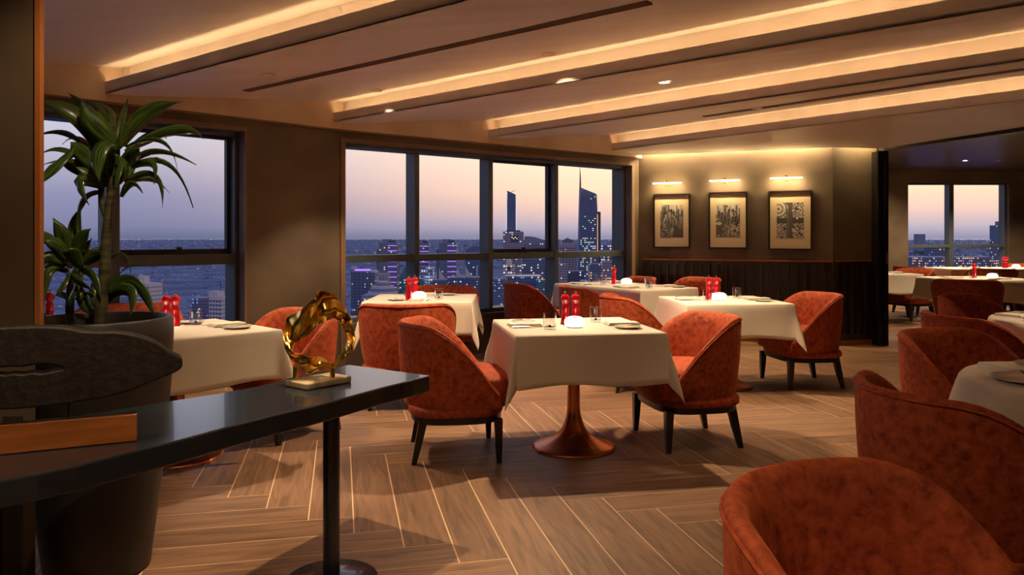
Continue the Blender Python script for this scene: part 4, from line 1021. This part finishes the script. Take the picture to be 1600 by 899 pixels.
for i, (x0, x1, y0, y1, lb) in enumerate(PIC):
    a, b = wallpt(x0, -.045), wallpt(x1, -.045); c = (a + b) / 2; wd = (b - a).length
    zt, zb = CZ - (y0 - HY) / F * c.y, CZ - (y1 - HY) / F * c.y; ht = zt - zb; cz = (zt + zb) / 2
    cc = c + outn(DB) * .045
    t = thing('framed_picture', lb, 'picture', (cc.x, cc.y, cz), angB, 'framed city prints on the back wall')
    fw = .018
    for (bx, bz, sx_, sz_) in ((0, ht / 2 - fw / 2, wd, fw), (0, -ht / 2 + fw / 2, wd, fw), (-wd / 2 + fw / 2, 0, fw, ht - 2 * fw), (wd / 2 - fw / 2, 0, fw, ht - 2 * fw)):
        MB().box((bx, -.0235, bz), (sx_, .045, sz_)).build('frame_bar', 'frame_black', t)
    MB().box((0, -.012, 0), (wd - 2 * fw, .016, ht - 2 * fw)).build('mount_board', 'mount_board', t)
    pw_, ph_ = wd * .62, ht * .60
    link('print', print_mesh(i, pw_, ph_), t, (0.0, -.0215, 0.0))
for i, (x0, x1, yy, lb) in enumerate(((1020, 1065, 286.5, 'brass picture light with a glowing bar, above the leftmost print'), (1108.5, 1156.5, 282.5, 'brass picture light with a glowing bar, above the middle print'), (1203, 1254.5, 278.5, 'brass picture light with a glowing bar, above the rightmost print'))):
    a, b = wallpt(x0, -.10), wallpt(x1, -.10); c = (a + b) / 2; wd = (b - a).length; z = CZ - (yy - HY) / F * c.y; cc = c + outn(DB) * .10
    t = thing('picture_light', lb, 'wall lamp', (cc.x, cc.y, z), angB, 'brass picture lights')
    MB().lathe([(.0, 0), (.03, .0), (.03, .012), (0, .014)], 20).build('wall_plate', 'brass', t, True).rotation_euler = (R(90), 0, 0)
    MB().tube([(0, -.01, 0.0), (0, -.07, .0), (0, -.10, .0)], .006, 8).build('arm', 'brass', t, True)
    MB().tube([(0, -.10, -.03), (0, -.10, .035)], .016, 16).build('holder', 'brass', t, True)
    MB().tube([(-wd / 2, -.118, 0), (-wd / 2 + .01, -.118, 0), (wd / 2 - .01, -.118, 0), (wd / 2, -.118, 0)], [.004, .0085, .0085, .004], 12).build('glowing_bar', 'bar_glow', t, True)
    MB().tube([(-wd / 2 + .004, -.104, 0), (wd / 2 - .004, -.104, 0)], .006, 8).build('bar_back', 'brass', t, True)
    for s, e_, ry in ((-1, 1.0, 0), (1, .4, 180)):
        l = lamp('AREA', 'bar_light', (0, -.112, s * .010), t, e_ * 3.2, (1, .72, .36), shape='RECTANGLE', size=wd, size_y=.012); l.rotation_euler = (R(28) if s < 0 else R(152), 0, 0)
# ================================================================== THE CITY OUTSIDE
GZ = -215.0
mat('city_ground', (104, 112, 140), 0.95, spec=0.1, noise=((.004, .004, .004), (78, 86, 116), 0.4, 0.6, 8))
mat('tower_navy', (84, 94, 132), 0.5); mat('tower_slate', (108, 112, 142), 0.6); mat('tower_pale', (176, 166, 172), 0.7); mat('tower_teal', (58, 96, 118), 0.4)
mat('tower_mauve', (138, 124, 146), 0.6); mat('tower_glass', (66, 86, 132), 0.3); mat('tower_band', (50, 58, 86), 0.6); mat('tower_dark', (50, 60, 88), 0.5)
mat('win_green', (190, 220, 190), emit=(.45, .95, .72), es=.5); mat('win_warm', (255, 210, 150), emit=(1, .68, .38), es=.5)
mat('win_purple', (190, 120, 255), emit=(.55, .25, 1), es=.6); mat('win_white', (240, 240, 255), emit=(.8, .86, 1), es=.6); mat('win_orange', (255, 150, 70), emit=(1, .5, .22), es=.5)
mat('win_blue', (130, 170, 240), emit=(.35, .55, 1), es=.3)
gd = MB(); n = 48; gd.add([(0, 0, 0)] + [(60000 * math.cos(2 * math.pi * k / n), 60000 * math.sin(2 * math.pi * k / n), 0) for k in range(n)], [(0, 1 + k, 1 + (k + 1) % n) for k in range(n)])
gd.build('ground', 'city_ground', loc=(0, 0, GZ), kind='structure')
# scattered street and house lights, far too many to count
LIGHTM = ['win_white', 'win_warm', 'win_orange', 'win_green', 'win_blue']
rn = random.Random(3); cl = MB()
def octa(mb, x, y, z, s, mi):
    mb.add([(x + s, y, z), (x - s, y, z), (x, y + s, z), (x, y - s, z), (x, y, z + s), (x, y, z - s)], [(0, 2, 4), (2, 1, 4), (1, 3, 4), (3, 0, 4), (2, 0, 5), (1, 2, 5), (3, 1, 5), (0, 3, 5)], mi)
for k in range(6500):
    py = 374 + 130 * rn.random() ** 2.6; px = rn.choice((rn.uniform(50, 360), rn.uniform(525, 975), rn.uniform(1415, 1580))) if rn.random() < .9 else rn.uniform(0, 1600)
    Y = (CZ - GZ - 4) * F / (py - HY); X = (px - 800) / F * Y
    octa(cl, X, Y, GZ + 4 + rn.uniform(0, 8), Y / F * rn.choice((.10, .14, .18, .25, .4)), rn.choices(range(5), (4, 3, 2, 1, 2))[0])
cl.build('city_lights', LIGHTM, kind='stuff', label='scattered lights of the city far below', category='city lights')
# low blocks between the towers
lb_ = MB()
for k in range(1500):
    py = 384 + 150 * rn.random() ** 1.4; px = rn.choice((rn.uniform(30, 370), rn.uniform(515, 985), rn.uniform(1400, 1600)))
    Y = -GZ * F / (py - HY); X = (px - 800) / F * Y; s = Y / F * rn.uniform(2, 8); h = Y / F * rn.uniform(1, 4)
    lb_.box((X, Y, GZ + h / 2), (s, s * rn.uniform(.5, 1.4), h), rn.uniform(0, 3), rn.choices(range(4), (4, 3, 2, 1))[0])
lb_.build('low_city_blocks', ['tower_navy', 'tower_slate', 'tower_mauve', 'tower_pale'], kind='stuff', label='low city blocks spread across the plain below', category='city blocks')
EYE = CZ
def zpx(py, D): return EYE - (py - HY) / F * D
def tower(name, label, x0, x1, yt, D, body='tower_navy', floor_px=3.6, lit=.12, lits=('win_warm', 'win_green'), yb=505, band='tower_band', depth=None, rz=0, roof=None, cols=None, vband=0, grp='towers seen through the windows'):
    cx = (x0 + x1) / 2; wd = (x1 - x0) / F * D; dp = depth or wd; X = (cx - 800) / F * D; Y = D + dp / 2
    t = thing(name, label, 'building', (X, Y, GZ), rz, grp); H = zpx(yt, D) - GZ
    MB().box((0, 0, H / 2), (wd, dp, H)).build('tower_body', body, t)
    zlow = zpx(yb, D) - GZ; fh = floor_px / F * D; fl = MB(); li = MB(); k = 0; ps = D / F
    ncol = cols or max(3, int((x1 - x0) / 3.2))
    z = H - fh
    rr2 = random.Random(int(x0 * 7 + yt))
    while z > max(zlow, 2):
        fl.box((0, 0, z), (wd + ps * .5, dp + ps * .5, fh * .22))
        for i in range(ncol):
            if rr2.random() < lit:
                m = rr2.randrange(len(lits)); li.box((-wd / 2 + wd * (i + .5) / ncol, -dp / 2, z + fh * .55), (wd / ncol * .62, ps * .3, fh * .5), 0, m)
            if rr2.random() < lit and dp > wd * .5:
                m = rr2.randrange(len(lits))
                sx_ = 1 if X < 0 else -1
                li.box((sx_ * wd / 2, -dp / 2 + dp * (i + .5) / ncol, z + fh * .55), (ps * .3, dp / ncol * .62, fh * .5), 0, m)
        z -= fh
    if vband:
        for i in range(vband + 1): fl.box((-wd / 2 + wd * i / vband, -dp / 2, (H + zlow) / 2), (ps * .8, ps * .6, H - zlow))
    if fl.v: fl.build('floor_bands', band, t, kind='stuff')
    if li.v: li.build('lit_windows', list(lits), t, kind='stuff')
    return t, wd, dp, H, ps
# towers with magenta-lit floors
def purple(label, x0, x1, yt, D, xs):
    t, wd, dp, H, ps = tower('apartment_tower', label, x0, x1, yt, D, 'tower_slate', 3.4, .06)
    mb = MB(); q0 = (xs - x0) / (x1 - x0)
    for k in range(14): mb.box((-wd / 2 + wd * (q0 + 1) / 2, -dp / 2 - ps * .5, H - ps * (5 + k * 8.2)), (wd * (1 - q0), ps, ps * 1.1))
    mb.build('purple_light_bands', 'win_purple', t, kind='stuff', label='purple strips of light')
    MB().box((-wd * .1, 0, H + ps * 2.5), (wd * .5, dp * .5, ps * 5)).build('roof_crown', 'tower_slate', t)
    MB().box((wd * .2, 0, H + ps * 1.5), (wd * .35, dp * .6, ps * 3)).build('roof_crown', 'tower_band', t)
    MB().box((-wd / 2 - ps * 2.2, 0, (H - ps * 11) / 2), (ps * 4.6, dp * .7, H - ps * 11)).build('side_wing', 'tower_navy', t)
purple('slate tower with purple light bands, in the leftmost pane of the wide window', 592, 620, 379, 1100, 606)
purple('slate tower with purple bands partly behind the first mullion of the wide window', 650, 670, 380, 1200, 656)
purple('slate tower with purple bands, in the second pane of the wide window', 686, 713, 379, 1150, 699)
t, wd, dp, H, ps = tower('office_block', 'broad navy office block with a purple roof, lower left of the wide window', 549, 585, 424, 620, 'tower_navy', 4.5, .1, ('win_blue', 'win_warm'), vband=6)
MB().box((-wd * .1, 0, H + ps), (wd * .6, dp * .6, ps * 2.4)).build('roof_light', 'win_purple', t)
t, wd, dp, H, ps = tower('arcade_block', 'mauve block with a pale arcaded top beside the purple-lit tower', 584, 606, 428, 760, 'tower_mauve', 4, .1)
for k in range(7): MB().box((-wd * .42 + wd * .14 * k, -dp / 2 - ps * .4, H - ps * 6), (ps * 1.1, ps, ps * 9)).build('roof_column', 'tower_pale', t)
t, wd, dp, H, ps = tower('terraced_building', 'pale round terraced building just above the window table', 565, 612, 462, 520, 'tower_slate', 4.5, .08, ('win_white',), band='tower_pale')
for k, (r_, h_, m_) in enumerate(((.5, 5, 'tower_pale'), (.44, 5, 'tower_slate'), (.38, 4, 'tower_pale'), (.25, 5, 'tower_slate'), (.2, 2, 'tower_pale'))):
    z_ = H + ps * [0, 5, 10, 14, 19][k]; MB().lathe([(wd * r_, 0), (wd * r_, ps * h_)], 24).build('round_terrace', m_, t, loc=(wd * .12, 0, z_))
t, wd, dp, H, ps = tower('sloped_tower', 'dark teal tower with a slanting edge left of the first mullion', 624, 640, 432, 600, 'tower_teal', 4, .12, ('win_green',))
MB().prism([(-wd / 2, -dp / 2), (wd / 2, -dp / 2), (wd / 2, dp / 2), (-wd / 2, dp / 2)], H, [H, H + ps * 26, H + ps * 26, H]).build('sloped_roof', 'tower_teal', t)
t, wd, dp, H, ps = tower('white_edged_block', 'low block with white lit floors behind the window table mills', 654, 676, 417, 700, 'tower_navy', 4.6, .55, ('win_white', 'win_blue'), band='tower_pale')
t, wd, dp, H, ps = tower('curved_top_tower', 'dark glass tower with a curved roof in the second pane', 727, 749, 396, 900, 'tower_glass', 3.4, .08)
cu = [(-wd / 2 + wd * k / 10, ps * 12 * math.sin(math.pi * (.12 + .45 * k / 10))) for k in range(11)]
mb = MB(); mb.add([(x, -dp / 2, H) for x, z_ in cu] + [(x, -dp / 2, H + z_) for x, z_ in cu] + [(x, dp / 2, H) for x, z_ in cu] + [(x, dp / 2, H + z_) for x, z_ in cu],
   [(i, i + 1, 12 + i, 11 + i) for i in range(10)] + [(22 + i, 33 + i, 34 + i, 23 + i) for i in range(10)] + [(11 + i, 12 + i, 34 + i, 33 + i) for i in range(10)] + [(0, 11, 33, 22), (10, 32, 43, 21)]).build('curved_roof', 'tower_glass', t)
def sail(t, x, z, w_, h_, fl=1):
    v = []
    for k in range(7):
        q = k / 6; v += [(x, 0, z + h_ * q), (x + fl * w_ * (1 - q) ** 1.8, 0, z + h_ * q)]
    o = MB().add(v, [(2 * k, 2 * k + 1, 2 * k + 3, 2 * k + 2) for k in range(6)]).build('roof_sail', 'tower_pale', t, label='pale sail-shaped roof fin')
    m = o.modifiers.new('s', 'SOLIDIFY'); m.thickness = w_ * .12
t, wd, dp, H, ps = tower('sail_roof_block', 'navy block carrying one pair of pale roof sails, left of the second', 676, 698, 438, 640, 'tower_navy', 4.2, .12, ('win_white', 'win_green'))
sail(t, -wd * .25, H, ps * 6, ps * 18, -1); sail(t, -wd * .1, H, ps * 13, ps * 20)
t, wd, dp, H, ps = tower('sail_roof_block', 'wide navy block with two pale roof sails behind the window chair', 702, 750, 434, 640, 'tower_navy', 4.4, .16, ('win_white', 'win_orange', 'win_blue'), vband=9)
sail(t, -wd * .28, H, ps * 8, ps * 18, 1); sail(t, 0, H, ps * 13, ps * 20, 1); MB().box((wd * .38, 0, H + ps * 9), (ps * 2, ps * 2, ps * 18)).build('roof_mast', 'tower_pale', t)
# twin tower with square opening and the slender illuminated tower on it
t, wd, dp, H, ps = tower('gateway_tower', 'mauve tower with a square opening under its roof, third pane', 786, 818, 362, 1000, 'tower_mauve', 3.5, .1, ('win_warm', 'win_white'))
MB().box((wd * .06, -dp / 2, H - ps * 11), (ps * 12, ps * 1.2, ps * 11)).build('square_opening', 'tower_dark', t)
for k in range(4): MB().box((wd * .06 + ps * (-4 + 2.6 * k), -dp / 2 - ps * .8, H - ps * (9 + 2 * (k % 2))), (ps * 1.6, ps * .6, ps * 2)).build('lit_opening', 'win_warm', t)
MB().box((0, 0, H + ps), (wd * .7, dp * .6, ps * 2)).build('roof_rim', 'tower_band', t)
D = 1150; t = thing('twisting_tower', 'slender waisted skyscraper with white lit edges, third pane', 'building', ((799 - 800) / F * D, D + 6, GZ), 0, 'towers seen through the windows'); ps = D / F
def secs(): return [(362, 7.6), (345, 7.3), (330, 7.2), (318, 7.3), (306, 7.0), (301, 6.6)]
v = []
for py, hw in secs():
    z_ = zpx(py, D) - GZ
    for dx, dy in ((-1, -1), (1, -1), (1, 1), (-1, 1)): v.append((dx * hw * ps + (0), dy * hw * ps, z_ + (ps * 3 * -dx if py == 301 else 0)))
f = [(0, 1, 2, 3), (23, 22, 21, 20)] + [(4 * j + k, 4 * j + (k + 1) % 4, 4 * j + 4 + (k + 1) % 4, 4 * j + 4 + k) for j in range(5) for k in range(4)]
MB().add([(q[0], q[1], 0) for q in v[:4]] + v, [(k, (k + 1) % 4, 4 + (k + 1) % 4, 4 + k) for k in range(4)] + [tuple(4 + i for i in q) for q in f]).build('tower_body', 'tower_glass', t)
for s in (-1, 1):
    MB().tube([(s * hw * ps, -hw * ps, zpx(py, D) - GZ) for py, hw in secs()], ps * .42, 5).build('lit_edge', 'win_white', t)
MB().tube([(-2 * ps, -7 * ps, zpx(362, D) - GZ), (-4 * ps, -7 * ps, zpx(330, D) - GZ), (-6 * ps, -7 * ps, zpx(306, D) - GZ)], ps * .25, 4).build('lit_edge', 'win_blue', t)
fb = MB()
for k in range(20): fb.box((0, 0, zpx(360 - 2.9 * k, D) - GZ), (15 * ps, 15 * ps, ps * .5))
fb.build('floor_bands', 'tower_band', t, kind='stuff')
MB().box((2 * ps, 0, zpx(299, D) - GZ), (9 * ps, ps, ps * .6), 0, 0, Matrix.Rotation(R(-28), 3, 'Y')).build('roof_crane', 'tower_band', t)
MB().box((3 * ps, 0, zpx(303.5, D) - GZ), (8 * ps, 2 * ps, ps * 1.2)).build('lit_crown', 'win_white', t)
# low curved block
t, wd, dp, H, ps = tower('curved_roof_block', 'slate block with an arched roof right of the gateway tower', 820, 853, 380, 1000, 'tower_slate', 3.5, .12, ('win_warm', 'win_white'))
cu = [(-wd / 2 + wd * k / 10, ps * 10.5 * math.cos(math.pi * (.42 * (k / 10) ** 1.3))) for k in range(11)]
MB().add([(x, -dp / 2, H) for x, z_ in cu] + [(x, -dp / 2, H + z_) for x, z_ in cu] + [(x, dp / 2, H) for x, z_ in cu] + [(x, dp / 2, H + z_) for x, z_ in cu],
   [(i, i + 1, 12 + i, 11 + i) for i in range(10)] + [(22 + i, 33 + i, 34 + i, 23 + i) for i in range(10)] + [(11 + i, 12 + i, 34 + i, 33 + i) for i in range(10)] + [(0, 11, 33, 22), (10, 32, 43, 21)]).build('arched_roof', 'tower_slate', t)
# the great blade tower with a spire
D = 1400; t = thing('blade_tower', 'tallest tower, a navy blade with slanting roof and spire, fourth pane', 'building', ((919 - 800) / F * D, D + 15, GZ), 0, 'towers seen through the windows'); ps = D / F; zz = lambda py: zpx(py, D) - GZ
pr = [(-15.5, 500), (-14.5, 391), (-13, 330), (-12, 293), (13, 303), (14.5, 330), (16.5, 391), (19, 500)]
v = [(x * ps, -12 * ps, zz(py)) for x, py in pr] + [(x * ps, 12 * ps, zz(py)) for x, py in pr]; n = len(pr)
MB().add(v, [tuple(range(n)), tuple(2 * n - 1 - k for k in range(n))] + [(k, (k + 1) % n, n + (k + 1) % n, n + k) for k in range(n)]).build('tower_body', 'tower_navy', t)
MB().box((1.5 * ps, 0, zz(500) / 2), (34 * ps, 24 * ps, zz(500))).build('tower_base', 'tower_navy', t)
MB().tube([(-11.2 * ps, 0, zz(300)), (-11.2 * ps, 0, zz(276)), (-12 * ps, 0, zz(260))], [ps * 1.6, ps * 1.0, ps * .3], 6).build('spire', 'tower_dark', t)
bl = MB(); lt = MB()
for k in range(62):
    py = 306 + 3.1 * k; hw = 13.5 + (py - 306) * .022; bl.box((1.2 * ps, 0, zz(py)), (hw * 2 * ps, 24.6 * ps, ps * .7))
    for c_ in range(9):
        pr_ = .03 if py < 335 else (.16 if py < 370 else .42)
        if rn.random() < pr_: lt.box(((-11 + c_ * 3.1) * ps, -12.4 * ps, zz(py + 1.6)), (ps * 1.9, ps * .4, ps * 1.5), 0, rn.choices((0, 1, 2), (5, 2, 3))[0])
bl.build('floor_bands', 'tower_band', t, kind='stuff'); lt.build('lit_windows', ['win_green', 'win_warm', 'win_white'], t, kind='stuff')
t, wd, dp, H, ps = tower('thin_tower', 'thin dark tower with an orange lit edge right of the blade tower', 934.5, 938.5, 331, 1300, 'tower_dark', 3, .0, depth=30)
MB().box((-wd * .7, -dp / 2, H - ps * 35), (ps * 1.1, ps, ps * 62)).build('lit_edge', 'win_orange', t)
t, wd, dp, H, ps = tower('pyramid_roof_tower', 'mauve tower with a pyramid roof left of the blade tower', 875, 900, 385, 950, 'tower_mauve', 3.6, .06, ('win_warm', 'win_orange'), vband=5)
for k, (w_, h_) in enumerate(((.85, 4), (.62, 4))): MB().box((0, 0, H + ps * (4 * k + 2)), (wd * w_, dp * w_, ps * 4)).build('roof_step', 'tower_mauve', t)
MB().add([(-wd * .42, -dp * .42, H + 8 * ps), (wd * .42, -dp * .42, H + 8 * ps), (wd * .42, dp * .42, H + 8 * ps), (-wd * .42, dp * .42, H + 8 * ps), (0, 0, H + 13 * ps)], [(0, 1, 4), (1, 2, 4), (2, 3, 4), (3, 0, 4), (3, 2, 1, 0)]).build('pyramid_roof', 'tower_dark', t)
# lower foreground blocks in panes three and four
t, wd, dp, H, ps = tower('ornate_tower', 'pale ornate stepped tower low in the third pane', 786, 804, 414, 600, 'tower_pale', 5, .25, ('win_warm', 'win_white'))
MB().lathe([(wd * .28, 0), (wd * .28, ps * 5), (wd * .16, ps * 9), (0, ps * 11)], 14).build('dome_roof', 'tower_pale', t, loc=(0, 0, H)); MB().box((0, -dp / 2, H - ps * 6), (wd * .3, ps, ps * 6)).build('arched_opening', 'tower_dark', t)
blocks = [
 ('dark blue ribbed block filling the bottom of the third pane', 768, 792, 436, 480, 'tower_navy', ('win_blue', 'win_green'), .12),
 ('navy block with a pale roof edge behind the farther turned chair', 790, 846, 432, 520, 'tower_glass', ('win_blue', 'win_green', 'win_white'), .09),
 ('slate block with lit floors beneath the arched roof', 815, 856, 404, 700, 'tower_navy', ('win_warm', 'win_green', 'win_white'), .12),
 ('teal lit block low beside the second mullion pair', 838, 868, 438, 500, 'tower_teal', ('win_green', 'win_blue'), .14),
 ('mauve slab block below the pyramid roof', 872, 886, 412, 560, 'tower_mauve', ('win_warm',), .1),
 ('dark navy block in front of the blade tower', 888, 912, 424, 600, 'tower_dark', ('win_white', 'win_green'), .08),
 ('navy block right of the blade tower foot', 922, 945, 412, 720, 'tower_navy', ('win_orange', 'win_warm'), .16),
 ('pale pink stepped block at the right window jamb', 942, 958, 408, 640, 'tower_mauve', ('win_orange', 'win_warm'), .25),
 ('distant lit block on the horizon at the right window jamb', 939, 962, 383, 2200, 'tower_navy', ('win_warm', 'win_white'), .3),
 ('navy block at the foot of the second purple tower', 640, 662, 436, 560, 'tower_teal', ('win_green', 'win_white'), .1),
 ('small pale twin cube building above the corner table', 907, 918, 438, 560, 'tower_pale', ('win_blue',), .2),
 ('dark block with blue windows behind the second room chairs', 1457, 1481, 384, 2400, 'tower_navy', ('win_blue', 'win_warm'), .25),
]
for (lb, a, b, c_, D_, m_, li_, q_) in blocks: tower('city_block', lb, a, b, c_, D_, m_, 4.2, q_, li_)
t, wd, dp, H, ps = tower('hotel_tower', 'tall slate tower at the right jamb of the second room window', 1563, 1590, 352, 1500, 'tower_slate', 3.2, .1, ('win_warm',))
MB().box((-wd * .3, 0, H + ps * 3), (wd * .2, dp * .3, ps * 6)).build('roof_step', 'tower_slate', t)
tower('city_block', 'long low block with yellow lights beneath the second room window', 1425, 1562, 402, 1500, 'tower_navy', 4, .5, ('win_warm', 'win_orange', 'win_blue'), depth=60)
tower('city_block', 'hazy distant towers cluster on the horizon in the second room window', 1434, 1446, 366, 9000, 'tower_slate', 30, 0)
# two pale apartment towers in the left window
def pale_tower(label, x0, x1, yt, D, tx0, tx1, ty, mast=False):
    t, wd, dp, H, ps = tower('pale_apartment_tower', label, x0, x1, yt, D, 'tower_pale', 6.5, .0, rz=R(-18), band='tower_slate')
    w2 = (tx1 - tx0) * ps; MB().box((((tx0 + tx1) / 2 - (x0 + x1) / 2) * ps, 0, H + (yt - ty) * ps / 2), (w2, w2, (yt - ty) * ps)).build('roof_tower', 'tower_pale', t)
    if mast: MB().tube([(0, 0, H), (0, 0, H + ps * 24)], ps * .6, 5).build('roof_mast', 'tower_band', t)
    k = 0
    for r_ in range(8):
        for c_ in range(4):
            MB().box((-wd * .36 + wd * .24 * c_, -dp / 2, H - ps * (7 + 6.5 * r_)), (wd * .13, ps * .6, ps * 3)).build('window', 'tower_dark', t)
    MB().box((-wd / 2 - ps * 4, ps * 3, (H - ps * 2) / 2), (ps * 8, dp * .7, H - ps * 2)).build('side_wing', 'tower_navy', t)
pale_tower('pale pink apartment tower with square roof block, beside the plant leaves', 212, 240, 443, 560, 210, 222, 432)
pale_tower('pale apartment tower with balconies and mast at the left window jamb', 328, 352, 464, 520, 324, 341, 456, True)
tower('city_block', 'dark navy block left of the pale tower with the mast', 300, 326, 466, 600, 'tower_navy', 5, .12, ('win_blue', 'win_green'))
